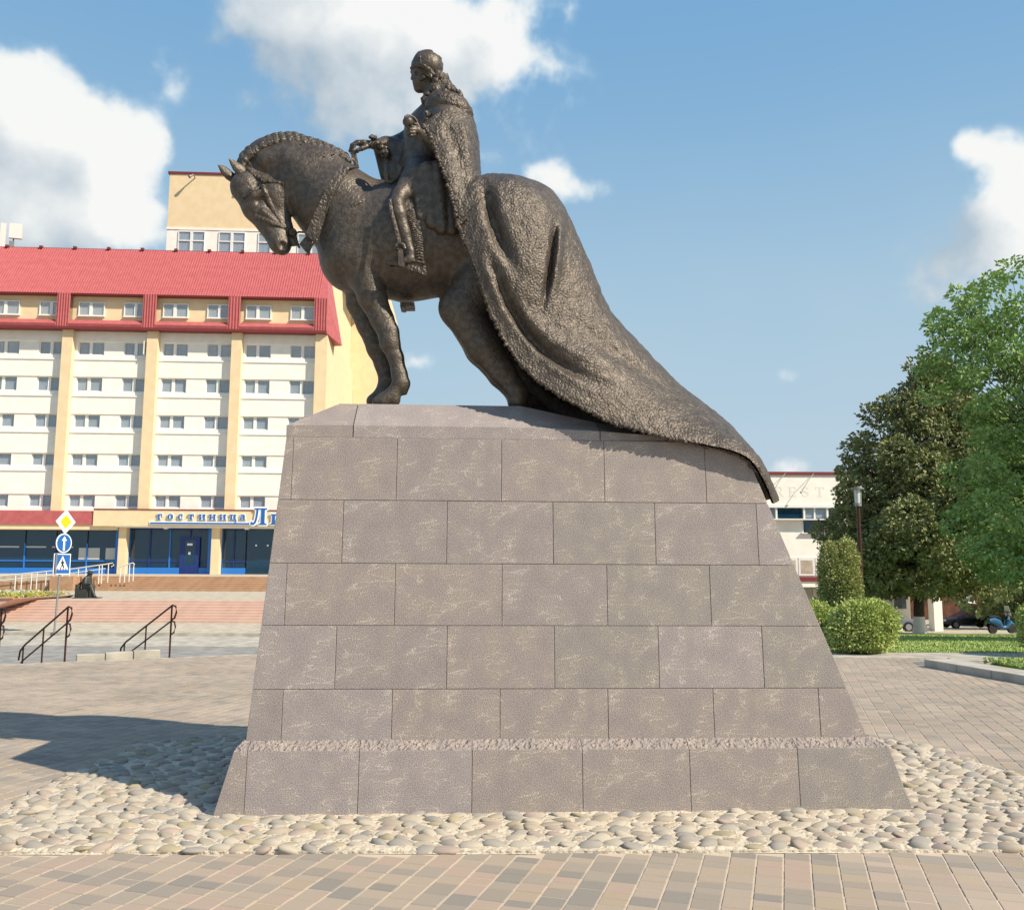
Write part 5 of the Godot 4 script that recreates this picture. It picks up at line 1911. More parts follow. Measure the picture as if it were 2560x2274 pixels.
	bx(door, "door_pane", mats.dark_glass, Vector3(-25.62, 1.75, -0.17), Vector3(-24.78, 3.70, -0.15))
	bx(door, "notice", mats.sign_white, Vector3(-25.42, 3.28, -0.106), Vector3(-25.0, 3.44, -0.10))
	bx(door, "sticker", mats.sign_white, Vector3(-25.30, 2.58, -0.106), Vector3(-25.12, 2.78, -0.10))
	bx(h, "entrance_pane", mats.dark_glass, Vector3(-20.85, 1.0, -0.37), Vector3(-18.7, 4.62, -0.34))
	bx(h, "entrance_pane", mats.dark_glass, Vector3(-18.6, 1.0, -0.37), Vector3(-16.4, 4.62, -0.34))
	for k in 2:
		bx(h, "lobby_lamp", mats.sign_white, Vector3(-20.2 + k * 0.9, 3.25, -0.338), Vector3(-20.08 + k * 0.9, 3.38, -0.33))
	for k in 3:
		var st := st_new()
		ball(st, Vector3(-26.9 + k * 6.2, 4.60, 0.55), Vector3(0.22, 0.10, 0.22), 6, 10)
		part("soffit_lamp", st.commit(), mats.sign_white, h)
	# sign over the entrance
	var s := thing("hotel_sign", "blue Cyrillic letters with white edges and an underline, over the hotel entrance", "sign", Vector3(0, 0, -72), BUILDING_TURN)
	letters(s, "гостиница", Vector3(-27.35, 5.22, 1.26), 0.784, 0.0124, mats.sign_blue, mats.sign_white)
	letters(s, "Л", Vector3(-20.25, 4.88, 1.30), 1.0, 0.0275, mats.sign_blue, mats.sign_white)
	letters(s, "и", Vector3(-18.72, 4.90, 1.30), 1.0, 0.0235, mats.sign_blue, mats.sign_white)
	bx(s, "underline", mats.sign_blue, Vector3(-27.85, 4.90, 1.27), Vector3(-20.3, 5.00, 1.33))
	bx(s, "underline_edge", mats.sign_white, Vector3(-27.95, 4.80, 1.205), Vector3(-20.2, 5.09, 1.268))
	# aerial on the roof
	var a := thing("antenna", "white panel antennas on a short mast standing on the red roof", "antenna", Vector3(-43.4, 28.1, -73.8), 0.3)
	part("mast", tube_mesh([Vector3(0, 0, 0), Vector3(0, 2.4, 0)], [0.07], 8), mats.grey_metal, a)
	part("mast", tube_mesh([Vector3(0.75, 0, 0), Vector3(0.75, 2.2, 0)], [0.06], 8), mats.grey_metal, a)
	bx(a, "antenna_panel", mats.steel_white, Vector3(-0.22, 0.3, 0.08), Vector3(0.20, 2.45, 0.30))
	bx(a, "antenna_panel", mats.steel_white, Vector3(0.45, 1.2, 0.08), Vector3(1.45, 2.5, 0.36))
	bx(a, "radio_unit", mats.grey_metal, Vector3(0.5, 0.25, 0.08), Vector3(0.85, 0.95, 0.3))
	bx(a, "radio_unit", mats.grey_metal, Vector3(-0.45, 0.5, -0.1), Vector3(-0.24, 1.2, 0.1))

func ribbed(st: SurfaceTool, x0: float, x1: float, y0: float, y1: float, za: float, zb: float) -> void:
	# ribbed steel sheet between two heights and depths
	var n := maxi(1, int((x1 - x0) / 0.2))
	var w := (x1 - x0) / n
	for i in n:
		var prof := [[0.0, 0.0], [0.55, 0.0], [0.68, 0.055], [0.87, 0.055], [1.0, 0.0]]
		for k in 4:
			var a: Array = prof[k]
			var b: Array = prof[k + 1]
			quad(st, Vector3(x0 + (i + a[0]) * w, y0, za + a[1]), Vector3(x0 + (i + a[0]) * w, y1, zb + a[1]), Vector3(x0 + (i + b[0]) * w, y1, zb + b[1]), Vector3(x0 + (i + b[0]) * w, y0, za + b[1]))
	quad(st, Vector3(x0, y0, za - 0.1), Vector3(x0, y1, zb - 0.1), Vector3(x0, y1, zb), Vector3(x0, y0, za))
	quad(st, Vector3(x1, y0, za), Vector3(x1, y1, zb), Vector3(x1, y1, zb - 0.1), Vector3(x1, y0, za - 0.1))
	quad(st, Vector3(x0, y0, za - 0.1), Vector3(x0, y0, za), Vector3(x1, y0, za), Vector3(x1, y0, za - 0.1))

func build_forecourt() -> void:
	rng.seed = 71
	# flights of steps, each tread a slab of its own
	var yard := structure("forecourt_pavement", box_mesh(Vector3(-60, -0.8, -53.2), Vector3(6, 0.27, -36.6)), mats.sidewalk)
	var terrace := structure("terrace", box_mesh(Vector3(-60, -0.8, -76), Vector3(6, 1.06, -53.2)), mats.sidewalk)
	for k in 8:
		var st := st_new()
		soft_box(st, Vector3(-22.0, -0.8, -37.0), Vector3(6, -0.485 + 0.0945 * (k + 1), -34.5 - 0.29 * k), 0.015)
		part("step", st.commit(), mats.pink_stone, yard)
	for k in 7:
		var st := st_new()
		soft_box(st, Vector3(-24.3, 0.2, -53.6), Vector3(6, 0.27 + 0.113 * (k + 1), -50.6 - 0.38 * k), 0.015)
		part("step", st.commit(), mats.brown_stone, terrace)
	bx(terrace, "step_cheek", mats.brown_stone, Vector3(-25.6, 0.2, -53.6), Vector3(-24.3, 1.05, -50.4))
	# ramp along the left, with its wall
	var st := st_new()
	prism(st, PackedVector2Array([Vector2(-42, -0.7), Vector2(-23.5, -0.7), Vector2(-23.5, 0.98), Vector2(-42, 0.05)]), -53.2, -51.2)
	structure("ramp", st.commit(), mats.brown_stone)
	# raised bed with its pink wall
	var bed := thing("flower_bed", "pink walled flower bed of silver, red and yellow flowers left of the steps", "flower bed", Vector3(0, 0, 0))
	part("wall", prism_mesh(PackedVector2Array([Vector2(-42, -0.7), Vector2(-22.0, -0.7), Vector2(-20.6, -0.4), Vector2(-18.9, 0.38), Vector2(-24.0, 0.33), Vector2(-42, 0.10)]), -39.5, -34.6), mats.pink_stone, bed)
	part("coping", tube_mesh([Vector3(-42, 0.12, -34.6), Vector3(-24, 0.35, -34.6), Vector3(-18.9, 0.40, -34.6)], [0.07], 6), mats.brown_stone, bed)
	var tones := [[Color(0.55, 0.60, 0.55), Color(0.42, 0.50, 0.42)], [Color(0.62, 0.16, 0.10), Color(0.20, 0.30, 0.06)], [Color(0.62, 0.48, 0.10), Color(0.24, 0.32, 0.06)]]
	var where := [[], [], []]
	for i in 2600:
		var x := rng.randf_range(-26.0, -19.2)
		var z := rng.randf_range(-39.3, -34.9)
		var y := lerpf(0.30, 0.37, (x + 26.0) / 7.0)
		var k := 0
		if x > -21.5 and x < -20.3 and z > -37.5:
			k = 2 if x > -20.9 else 1
		elif x > -19.9:
			k = 2 if rng.randf() < 0.8 else 0
		elif rng.randf() < 0.15:
			k = rng.randi_range(0, 2)
		where[k].append([Vector3(x, y, z), rng.randf_range(0.10, 0.26)])
	for k in 3:
		var spots := []
		for w: Array in where[k]:
			spots.append([w[0], w[1]])
		var o := leaf_cloud(["silver_foliage", "red_flowers", "yellow_flowers"][k], spots_to_leaves(spots, 7, 0.09), tones[k][0], tones[k][1], 0.55)
		bed.add_child(o, true)
	# white ramp railing
	var rail := thing("ramp_railing", "white tubular railing along the ramp up to the hotel entrance", "railing")
	var base := [[-27.84, 0.46], [-27.49, 0.54], [-26.94, 0.54], [-26.64, 0.58], [-26.13, 0.62], [-25.72, 0.66], [-25.21, 0.70], [-24.82, 0.74], [-24.33, 0.78], [-23.91, 0.83], [-23.17, 0.91], [-23.01, 0.91], [-22.66, 0.96], [-21.98, 0.98], [-21.72, 0.98], [-21.47, 1.01], [-21.24, 1.05]]
	for i in base.size():
		var b: Array = base[i]
		var top: float = lerpf(1.12, 1.45, clampf((b[0] + 27.84) / 3.0, 0, 1)) if b[0] < -24.4 else lerpf(1.46, 1.80, clampf((b[0] + 24.4) / 2.0, 0, 1))
		if i > 12:
			top = lerpf(1.56, 1.80, (b[0] + 21.98) / 0.74)
		part("post", tube_mesh([Vector3(b[0], b[1] - 0.25, -51), Vector3(b[0], top, -51)], [0.028], 6), mats.steel_white, rail)
	part("handrail", tube_mesh([Vector3(-29.5, 0.98, -51), Vector3(-28.42, 1.09, -51), Vector3(-24.78, 1.46, -51), Vector3(-22.82, 1.74, -51), Vector3(-22.43, 1.81, -51), Vector3(-22.36, 1.70, -51), Vector3(-22.5, 1.60, -51)], [0.034], 7), mats.steel_white, rail)
	part("handrail", tube_mesh([Vector3(-29.5, 0.72, -51), Vector3(-28.42, 0.84, -51), Vector3(-24.78, 1.22, -51), Vector3(-22.82, 1.50, -51)], [0.026], 7), mats.steel_white, rail)
	part("handrail", tube_mesh([Vector3(-22.1, 1.56, -50.98), Vector3(-21.52, 1.76, -50.98), Vector3(-21.28, 1.82, -50.98), Vector3(-21.2, 1.74, -50.98), Vector3(-21.24, 1.62, -50.98)], [0.032], 7), mats.steel_white, rail)
	build_seated_figure()
	build_road_sign()
	build_stair_rails()

func build_seated_figure() -> void:
	var at := Vector3(-18.15, 0.27, -39.0)
	var f := thing("seated_sculpture", "small dark bronze figure sitting with an arm on a post, by the flower bed", "statue", at)
	# ax ay az ra bx by bz rb zs k cut
	var bones := [
		[-0.10, 0.52, 0, 0.17, -0.04, 0.72, 0.02, 0.19, 1.1, 0.05, 0], [-0.04, 0.72, 0.02, 0.19, 0.03, 0.86, 0.06, 0.13, 1.2, 0.05, 0],
		[0.06, 0.90, 0.08, 0.07, 0.09, 0.95, 0.10, 0.07, 1, 0.03, 0], [0.09, 1.00, 0.10, 0.105, 0.11, 1.03, 0.11, 0.10, 0.9, 0.03, 0],
		[-0.08, 0.48, 0.10, 0.11, 0.22, 0.50, 0.22, 0.09, 1, 0.04, 0], [0.22, 0.50, 0.22, 0.085, 0.42, 0.10, 0.26, 0.055, 1, 0.03, 0], [0.42, 0.07, 0.26, 0.05, 0.56, 0.03, 0.32, 0.04, 1, 0.02, 0],
		[-0.08, 0.48, -0.10, 0.11, 0.16, 0.50, -0.12, 0.09, 1, 0.04, 0], [0.16, 0.50, -0.12, 0.085, 0.20, 0.10, -0.10, 0.055, 1, 0.03, 0], [0.20, 0.07, -0.10, 0.05, 0.33, 0.03, -0.08, 0.04, 1, 0.02, 0],
		[-0.02, 0.84, 0.22, 0.075, 0.02, 0.62, 0.32, 0.06, 1, 0.03, 0], [0.02, 0.62, 0.32, 0.055, 0.22, 0.62, 0.30, 0.045, 1, 0.02, 0],
		[-0.08, 0.84, -0.18, 0.075, -0.30, 0.66, -0.12, 0.06, 1, 0.03, 0], [-0.30, 0.66, -0.12, 0.055, -0.36, 0.60, 0.06, 0.045, 1, 0.02, 0]]
	var body := part("figure", joined_mesh([field_mesh(bones, 0.022)]), mats.dark_bronze, f)
	body.set_meta("label", "bronze person sitting, knees forward")
	var st := st_new()
	soft_box(st, Vector3(-0.34, 0, -0.25), Vector3(0.10, 0.42, 0.22), 0.02)
	part("seat", st.commit(), mats.dark_bronze, f)
	part("post", tube_mesh([Vector3(-0.38, 0, 0.10), Vector3(-0.38, 0.58, 0.10)], [0.12, 0.11], 10), mats.dark_bronze, f)
	part("hat", tube_mesh([Vector3(0.10, 1.05, 0.10), Vector3(0.10, 1.07, 0.10), Vector3(0.10, 1.08, 0.10), Vector3(0.11, 1.16, 0.10)], [0.17, 0.17, 0.11, 0.09], 12), mats.dark_bronze, f)
	part("base", tube_mesh([Vector3(0, -0.01, 0), Vector3(0, 0.03, 0)], [0.6], 16), mats.dark_bronze, f)

func build_road_sign() -> void:
	var s := thing("road_signs", "leaning pole with yellow diamond, blue arrow disc and blue pedestrian crossing signs", "road sign", Vector3(-14.43, -0.5, -29.0), 1.22)
	var lean := 0.04
	part("pole", tube_mesh([Vector3(-0.06, 0, 0), Vector3(0.06, 3.6, 0)], [0.03], 8), mats.grey_metal, s)
	var st := st_new()
	var d := 0.50
	var dia := PackedVector2Array([Vector2(0, -d), Vector2(d, 0), Vector2(0, d), Vector2(-d, 0)])
	var put := func(called: String, o: PackedVector2Array, c: Vector2, z0: float, z1: float, m: Material, parent: Node) -> MeshInstance3D:
		var q := PackedVector2Array()
		for v in o:
			q.append(v + c)
		return part(called, prism_mesh(q, z0, z1), m, parent)
	var scaled := func(o: PackedVector2Array, k: float) -> PackedVector2Array:
		var q := PackedVector2Array()
		for v in o:
			q.append(v * k)
		return q
	var c1 := Vector2(0.06, 3.53)
	var p1: MeshInstance3D = put.call("diamond_sign", scaled.call(dia, 0.78), c1, 0.035, 0.055, mats.sign_white, s)
	put.call("yellow_field", scaled.call(dia, 0.46), c1, 0.056, 0.062, mats.yellow_sign, p1)
	var disc := PackedVector2Array()
	for k in 28:
		disc.append(Vector2(cos(TAU * k / 28), sin(TAU * k / 28)))
	var c2 := Vector2(0.04, 2.845)
	var p2: MeshInstance3D = put.call("round_sign", scaled.call(disc, 0.31), c2, 0.035, 0.055, mats.sign_white, s)
	put.call("blue_field", scaled.call(disc, 0.275), c2, 0.056, 0.060, mats.sign_blue, p2)
	put.call("arrow", PackedVector2Array([Vector2(-0.035, -0.24), Vector2(0.035, -0.24), Vector2(0.035, 0.08), Vector2(0.10, 0.08), Vector2(0, 0.22), Vector2(-0.10, 0.08), Vector2(-0.035, 0.08)]), c2, 0.061, 0.065, mats.sign_white, p2)
	var sq := PackedVector2Array([Vector2(-0.33, -0.33), Vector2(0.33, -0.33), Vector2(0.33, 0.33), Vector2(-0.33, 0.33)])
	var c3 := Vector2(0.02, 2.18)
	var p3: MeshInstance3D = put.call("square_sign", sq, c3, 0.035, 0.055, mats.sign_white, s)
	put.call("blue_field", scaled.call(sq, 0.91), c3, 0.056, 0.060, mats.sign_blue, p3)
	put.call("white_triangle", PackedVector2Array([Vector2(-0.25, -0.18), Vector2(0.25, -0.18), Vector2(0, 0.26)]), c3, 0.061, 0.065, mats.sign_white, p3)
	# the walking figure and the stripes
	var black: Material = mats.black_rubber
	put.call("walking_figure", PackedVector2Array([Vector2(-0.09, -0.14), Vector2(-0.05, -0.14), Vector2(0.0, -0.05), Vector2(0.06, -0.14), Vector2(0.10, -0.14), Vector2(0.04, -0.01), Vector2(0.03, 0.05), Vector2(0.07, 0.0), Vector2(0.09, 0.02), Vector2(0.03, 0.10), Vector2(-0.03, 0.10), Vector2(-0.08, 0.02), Vector2(-0.06, 0.0), Vector2(-0.03, 0.04), Vector2(-0.03, -0.03)]), c3, 0.066, 0.069, black, p3)
	put.call("walking_figure", scaled.call(disc, 0.026), c3 + Vector2(0.0, 0.135), 0.066, 0.069, black, p3)
	for k in 4:
		put.call("stripe", PackedVector2Array([Vector2(-0.2 + k * 0.11, -0.175), Vector2(-0.14 + k * 0.11, -0.175), Vector2(-0.15 + k * 0.10, -0.145), Vector2(-0.19 + k * 0.10, -0.145)]), c3, 0.066, 0.068, black, p3)
	# the crossing sign for the other direction, seen from its back edge
	part("square_sign", prism_mesh(PackedVector2Array([Vector2(-0.31, 1.87), Vector2(0.35, 1.87), Vector2(0.35, 2.53), Vector2(-0.31, 2.53)]), -0.055, -0.035), mats.grey_metal, s).rotation.y = 0.5

func build_stair_rails() -> void:
	# three handrails that go down from the plaza's edge to the road
	var tops := [Vector3(-8.36, 0, -15.02), Vector3(-7.55, 0, -15.60), Vector3(-6.06, 0, -16.38)]
	var names := ["brown handrail cut by the left end of the picture, at the plaza's edge", "middle brown handrail of the stairs, in front of the road sign pole", "rightmost brown handrail of the stairs, next to the low kerb wall"]
	var out := Vector3(-0.80, 0, -0.60)
	var first: Node3D
	for i in 3:
		if i > 0:
			copy_of(first, names[i], tops[i], 0.0)
			continue
		var r := thing("handrail", names[0], "handrail", tops[0], 0.0, "brown handrails of the stairs")
		first = r
		var at := func(d: float, y: float) -> Vector3:
			return out * d + Vector3(0, y, 0)
		part("post", tube_mesh([at.call(0.06, -0.1), at.call(0.06, 0.90)], [0.017], 8), mats.rail_brown, r)
		part("post", tube_mesh([at.call(0.85, -0.6), at.call(0.85, 0.53)], [0.015], 8), mats.rail_brown, r)
		part("post", tube_mesh([at.call(1.55, -0.6), at.call(1.55, 0.16)], [0.015], 8), mats.rail_brown, r)
		part("rail", tube_mesh([at.call(0.04, 0.66), at.call(-0.04, 0.70), at.call(-0.09, 0.80), at.call(-0.06, 0.90), at.call(0.04, 0.92), at.call(1.5, 0.20), at.call(1.66, 0.08), at.call(1.70, -0.08)], [0.017], 8), mats.rail_brown, r)
		part("rail", tube_mesh([at.call(0.05, 0.40), at.call(-0.04, 0.44), at.call(-0.08, 0.54), at.call(-0.04, 0.63), at.call(0.06, 0.64), at.call(1.5, -0.06), at.call(1.60, -0.12)], [0.015], 8), mats.rail_brown, r)
	# steps beside them and the low wall of pale slabs
	var st := st_new()
	var stairs := structure("stairs", sheet([[-8.9, -14.9], [-6.0, -16.45], [-6.1, -16.6], [-9.0, -15.05]], -0.12, 0.5), mats.concrete)
	for k in 3:
		var down := Vector3(-0.473, 0, -0.881)
		var o0 := down * (0.16 + 0.42 * k)
		var o1 := down * (0.58 + 0.42 * k)
		part("step", sheet([[-8.9 + o0.x, -14.9 + o0.z], [-6.0 + o0.x, -16.45 + o0.z], [-6.0 + o1.x, -16.45 + o1.z], [-8.9 + o1.x, -14.9 + o1.z]], -0.24 - 0.12 * k, 0.4), mats.concrete, stairs)
	var wall := thing("low_wall", "low pale concrete kerb wall at the plaza's edge, between two handrails", "low wall")
	var a := Vector3(-7.42, 0, -15.68)
	var b := Vector3(-6.22, 0, -16.32)
	for k in 3:
		var p := a.lerp(b, k / 3.0) + Vector3(-0.02, 0, -0.05)
		var q := a.lerp(b, (k + 1) / 3.0 - 0.012) + Vector3(-0.02, 0, -0.05)
		st = st_new()
		var dir := (q - p).normalized()
		soft_box(st, Vector3(0, -0.3, -0.16), Vector3(p.distance_to(q), [0.10, 0.12, 0.135][k], 0.0), 0.008, Transform3D(Basis(dir, Vector3.UP, Vector3(0.473, 0, 0.881)), p))
		part("slab", st.commit(), mats.concrete, wall)
# ------------------------------------------------------------------ plants
func make_plant_materials() -> void:
	for e: Array in [["leaf", 0.55, Color(0.30, 0.42, 0.10)], ["leaf_dull", 0.5, Color(0.20, 0.22, 0.06)]]:
		var m := mat(e[0], Color(1, 1, 1), e[1])
		m.vertex_color_use_as_albedo = true
		m.backlight_enabled = true
		m.backlight = e[2]
		m.metallic_specular = 0.22
		m.cull_mode = BaseMaterial3D.CULL_DISABLED
	var bark := mat("bark", Color(1, 1, 1), 0.95)
	bark.albedo_texture = tex(blend_img(noise_img(256, 81, 0.05, FastNoiseLite.TYPE_SIMPLEX_SMOOTH, 4), Color(0.20, 0.165, 0.13), Color(0.36, 0.31, 0.25)))
	bark.heightmap_enabled = true
	bark.heightmap_texture = tex(noise_img(256, 82, 0.06, FastNoiseLite.TYPE_CELLULAR, 2))
	bark.heightmap_scale = 3.0
	tri_map(bark, 1.0)
	bark.uv1_scale = Vector3(2.0, 0.6, 2.0)
	mat("limewash", Color(0.88, 0.87, 0.84), 0.95)

func leaf_mesh() -> ArrayMesh:
	# one leaf one unit long: two halves bent along the midrib
	var st := st_new()
	var a := Vector3(0, 0, 0)
	var b := Vector3(0, 0.06, 1.0)
	for s: float in [-1.0, 1.0]:
		var m := Vector3(0.36 * s, 0.14, 0.42)
		var q := Vector3(0, -0.03, 0.5)
		if s < 0:
			tri(st, a, m, q)
			tri(st, q, m, b)
		else:
			tri(st, a, q, m)
			tri(st, q, b, m)
	return st.commit()

func leaf_cloud(called: String, leaves: Array, ca: Color, cb: Color, dark := 0.0, m: Material = null) -> MultiMeshInstance3D:
	# leaves: [position, outward direction, size]
	var mm := MultiMesh.new()
	mm.transform_format = MultiMesh.TRANSFORM_3D
	mm.use_colors = true
	if not mats.has("leaf_shape"):
		mats["leaf_shape"] = leaf_mesh()
	mm.mesh = mats.leaf_shape
	mm.instance_count = leaves.size()
	for i in leaves.size():
		var l: Array = leaves[i]
		var d: Vector3 = (l[1] + Vector3(rng.randf_range(-0.9, 0.9), rng.randf_range(-0.9, 0.6), rng.randf_range(-0.9, 0.9))).normalized()
		var up := Vector3(rng.randf_range(-1, 1), rng.randf_range(0.1, 1.2), rng.randf_range(-1, 1)).normalized()
		if absf(up.dot(d)) > 0.95:
			up = Vector3(0.6, 0.2, 0.77)
		var x := up.cross(d).normalized()
		var s: float = l[2] * rng.randf_range(0.7, 1.25)
		mm.set_instance_transform(i, Transform3D(Basis(x * s, d.cross(x) * s, d * s), l[0]))
		var c := ca.lerp(cb, rng.randf())
		mm.set_instance_color(i, c * rng.randf_range(0.8, 1.15))
	var o := MultiMeshInstance3D.new()
	o.name = called
	o.multimesh = mm
	o.material_override = m if m else mats.leaf
	o.set_meta("kind", "stuff")
	return o

func spots_to_leaves(spots: Array, per: int, size: float) -> Array:
	var out := []
	for s: Array in spots:
		for k in per:
			var d := Vector3(rng.randf_range(-1, 1), rng.randf_range(0.2, 1.2), rng.randf_range(-1, 1)).normalized()
			out.append([s[0] + d * s[1] * rng.randf_range(0.3, 1.0), d, size])
	return out

# clumps: [centre, radii]; leaves gather towards each clump's skin
func clump_leaves(clumps: Array, per_area: float, size: float, inner := 0.55) -> Array:
	var out := []
	var nz := FastNoiseLite.new()
	nz.seed = 19
	nz.frequency = 1.6
	for c: Array in clumps:
		var r: Vector3 = c[1]
		var n := int(per_area * (r.x * r.y + r.y * r.z + r.x * r.z))
		for i in n:
			var d := Vector3(rng.randfn(), rng.randfn(), rng.randfn()).normalized()
			var k := lerpf(inner, 1.0, sqrt(rng.randf())) * (1.0 + 0.2 * nz.get_noise_3dv(c[0] + d * 1.2)) + rng.randfn() * 0.05
			out.append([c[0] + d * r * k, d, size])
	return out

func twigs(st: SurfaceTool, from: Vector3, clumps: Array, r0: float) -> void:
	for c: Array in clumps:
		var to: Vector3 = c[0]
		var mid := from.lerp(to, 0.5) + Vector3(rng.randf_range(-0.3, 0.3), rng.randf_range(0.0, 0.5), rng.randf_range(-0.3, 0.3))
		tube(st, [from, mid, to], [r0, r0 * 0.6, r0 * 0.2], 6)

func build_plants() -> void:
	rng.seed = 81
	# dark lime tree on the lawn
	var at := Vector3(19.65, -1.22, -44.0)
	var lime := thing("lime_tree", "dark olive rounded lime tree with a whitewashed trunk foot on the lawn", "tree", at)
	part("trunk", tube_mesh([Vector3(0, -0.2, 0), Vector3(0, 0.5, 0), Vector3(0.05, 2.2, 0), Vector3(-0.1, 4.5, 0.1), Vector3(0.1, 8.0, 0), Vector3(0.9, 12.0, 0)], [0.32, 0.25, 0.22, 0.2, 0.13, 0.04], 12), mats.bark, lime)
	part("whitewashed_foot", tube_mesh([Vector3(0, -0.2, 0), Vector3(0, 0.15, 0), Vector3(0, 0.62, 0)], [0.35, 0.285, 0.262], 12), mats.limewash, lime)
	var clumps := []
	var prof := [[2.5, 3.2], [3.6, 4.0], [5.0, 4.4], [6.4, 4.3], [7.8, 3.9], [9.2, 3.2], [10.6, 2.4], [11.7, 1.5], [12.6, 0.7]]
	for p: Array in prof:
		var y: float = p[0]
		var r: float = p[1]
		var n := int(4 + r * 5.0)
		for i in n:
			var a := TAU * (i + rng.randf()) / n
			var k := r * rng.randf_range(0.58, 1.04)
			var cx := lerpf(-0.2, 1.2, y / 13.0)
			var s := rng.randf_range(0.55, 1.35) * lerpf(1.0, 0.6, y / 13.0)
			clumps.append([Vector3(cx + cos(a) * k, y + rng.randf_range(-0.6, 0.6), sin(a) * k), Vector3(s, s * 0.75, s)])
		clumps.append([Vector3(lerpf(-0.2, 1.2, y / 13.0), y, 0), Vector3(r * 0.6, 1.0, r * 0.6)])
	# drooping boughs on the left
	for e: Array in [[-3.6, 4.3, 0.8], [-4.0, 3.7, 0.6], [-3.3, 2.9, 0.7], [-2.4, 2.5, 0.8], [-1.6, 2.0, 0.7], [1.4, 2.3, 0.8], [2.6, 2.8, 0.8], [-0.4, 2.2, 0.8]]:
		clumps.append([Vector3(e[0], e[1], 0.6), Vector3(e[2], e[2] * 0.7, e[2])])
	var st := st_new()
	twigs(st, Vector3(0, 3.2, 0), clumps.filter(func(_c: Array) -> bool: return rng.randf() < 0.35), 0.09)
	part("limbs", st.commit(), mats.bark, lime)
	lime.add_child(leaf_cloud("crown", clump_leaves(clumps, 190.0, 0.21, 0.35), lin(0.028, 0.040, 0.010), lin(0.072, 0.070, 0.016), 0.0, mats.leaf_dull), true)
	# maple that leans in from the right
	var mp := thing("maple_tree", "bright green broad leaved maple leaning in at the right end of the picture", "tree", Vector3(17.3, -0.55, -27.5))
	part("trunk", tube_mesh([Vector3(0, -0.2, 0), Vector3(0, 1.0, 0), Vector3(-0.1, 3.5, 0), Vector3(-0.2, 6.5, 0.2), Vector3(0, 10.0, 0)], [0.34, 0.27, 0.23, 0.17, 0.07], 12), mats.bark, mp)
	var pts := [[15.66, 11.0, 0.55], [15.01, 10.51, 0.45], [14.51, 9.87, 0.45], [13.75, 9.95, 0.5], [13.4, 9.5, 0.42], [14.14, 8.92, 0.55], [14.93, 9.24, 0.7], [15.57, 9.56, 0.8], [13.75, 8.44, 0.42], [14.39, 7.97, 0.6], [15.18, 8.29, 0.7], [14.0, 7.5, 0.45], [14.54, 6.73, 0.5], [15.24, 6.88, 0.6], [14.9, 5.7, 0.6], [15.5, 5.65, 0.7], [14.45, 4.83, 0.55], [15.0, 4.27, 0.75], [14.75, 3.22, 0.6], [15.25, 2.77, 0.7], [14.6, 2.3, 0.55], [15.2, 1.7, 0.6], [14.4, 3.67, 0.5]]
	clumps = []
	for p: Array in pts:
		clumps.append([Vector3(p[0] - 17.3, p[1] + 0.55, rng.randf_range(-0.6, 0.9)), Vector3(p[2], p[2] * 0.7, p[2]) * 0.92])
		clumps.append([Vector3(p[0] - 17.1 + rng.randf_range(-0.2, 0.5), p[1] + 0.45, -1.6 + rng.randf_range(-0.6, 0.5)), Vector3(p[2], p[2] * 0.7, p[2]) * 1.1])
	for i in 120:
		var y := rng.randf_range(1.8, 13.5)
		var r := 3.6 * sqrt(1.0 - pow((y - 7.0) / 7.4, 2.0))
		var a := rng.randf() * TAU
		var q := Vector3(cos(a) * r * rng.randf_range(0.5, 1.0) + 0.9, y, sin(a) * r * rng.randf_range(0.5, 1.0))
		if q.x < -0.9 + 0.3 * maxf(0.0, y - 8.5) or y > 11.6:
			continue
		clumps.append([q, Vector3(0.9, 0.65, 0.9)])
	st = st_new()
	twigs(st, Vector3(-0.15, 5.0, 0.1), clumps.slice(0, 46), 0.022)
	part("limbs", st.commit(), mats.bark, mp)
	mp.add_child(leaf_cloud("crown", clump_leaves(clumps, 260.0, 0.165, 0.2), lin(0.050, 0.110, 0.016), lin(0.095, 0.18, 0.028)), true)
	# clipped shrubs
	shrub("round_bush", "large round clipped bright green bush in front of the lawn", Vector3(6.92, 0.02, -17.95), [[Vector3(0, 0.50, 0), Vector3(0.66, 0.52, 0.62)], [Vector3(-0.15, 0.32, 0.1), Vector3(0.62, 0.32, 0.55)], [Vector3(0.2, 0.6, 0.05), Vector3(0.42, 0.36, 0.45)]], 9000.0, 0.055, lin(0.11, 0.165, 0.02), lin(0.22, 0.27, 0.03))
	shrub("round_bush", "small round bush half hidden behind the pedestal's sloping end", Vector3(6.30, 0.0, -19.0), [[Vector3(0, 0.48, 0), Vector3(0.48, 0.48, 0.45)]], 9000.0, 0.055, lin(0.11, 0.165, 0.02), lin(0.22, 0.27, 0.03))
	shrub("columnar_thuja", "tall columnar thuja with two tops behind the round bush", Vector3(7.40, -0.12, -20.5), [[Vector3(0, 0.9, 0), Vector3(0.47, 0.95, 0.45)], [Vector3(-0.2, 1.75, 0), Vector3(0.25, 0.62, 0.28)], [Vector3(0.18, 1.80, 0), Vector3(0.27, 0.66, 0.3)], [Vector3(0, 1.3, 0.05), Vector3(0.46, 0.7, 0.42)]], 7000.0, 0.06, lin(0.075, 0.11, 0.02), lin(0.20, 0.17, 0.03))
	shrub("round_bush", "bush cut off by the right end of the picture, beside the lawn", Vector3(10.25, 0.0, -17.3), [[Vector3(0, 0.55, 0), Vector3(0.62, 0.58, 0.6)]], 8000.0, 0.06, lin(0.09, 0.15, 0.02), lin(0.19, 0.25, 0.03))
	# lawn
	structure("lawn", draped(2.0, 46.0, -42.0, -18.0, 1.0, 0.0), mats.lawn)
	var leaves := []
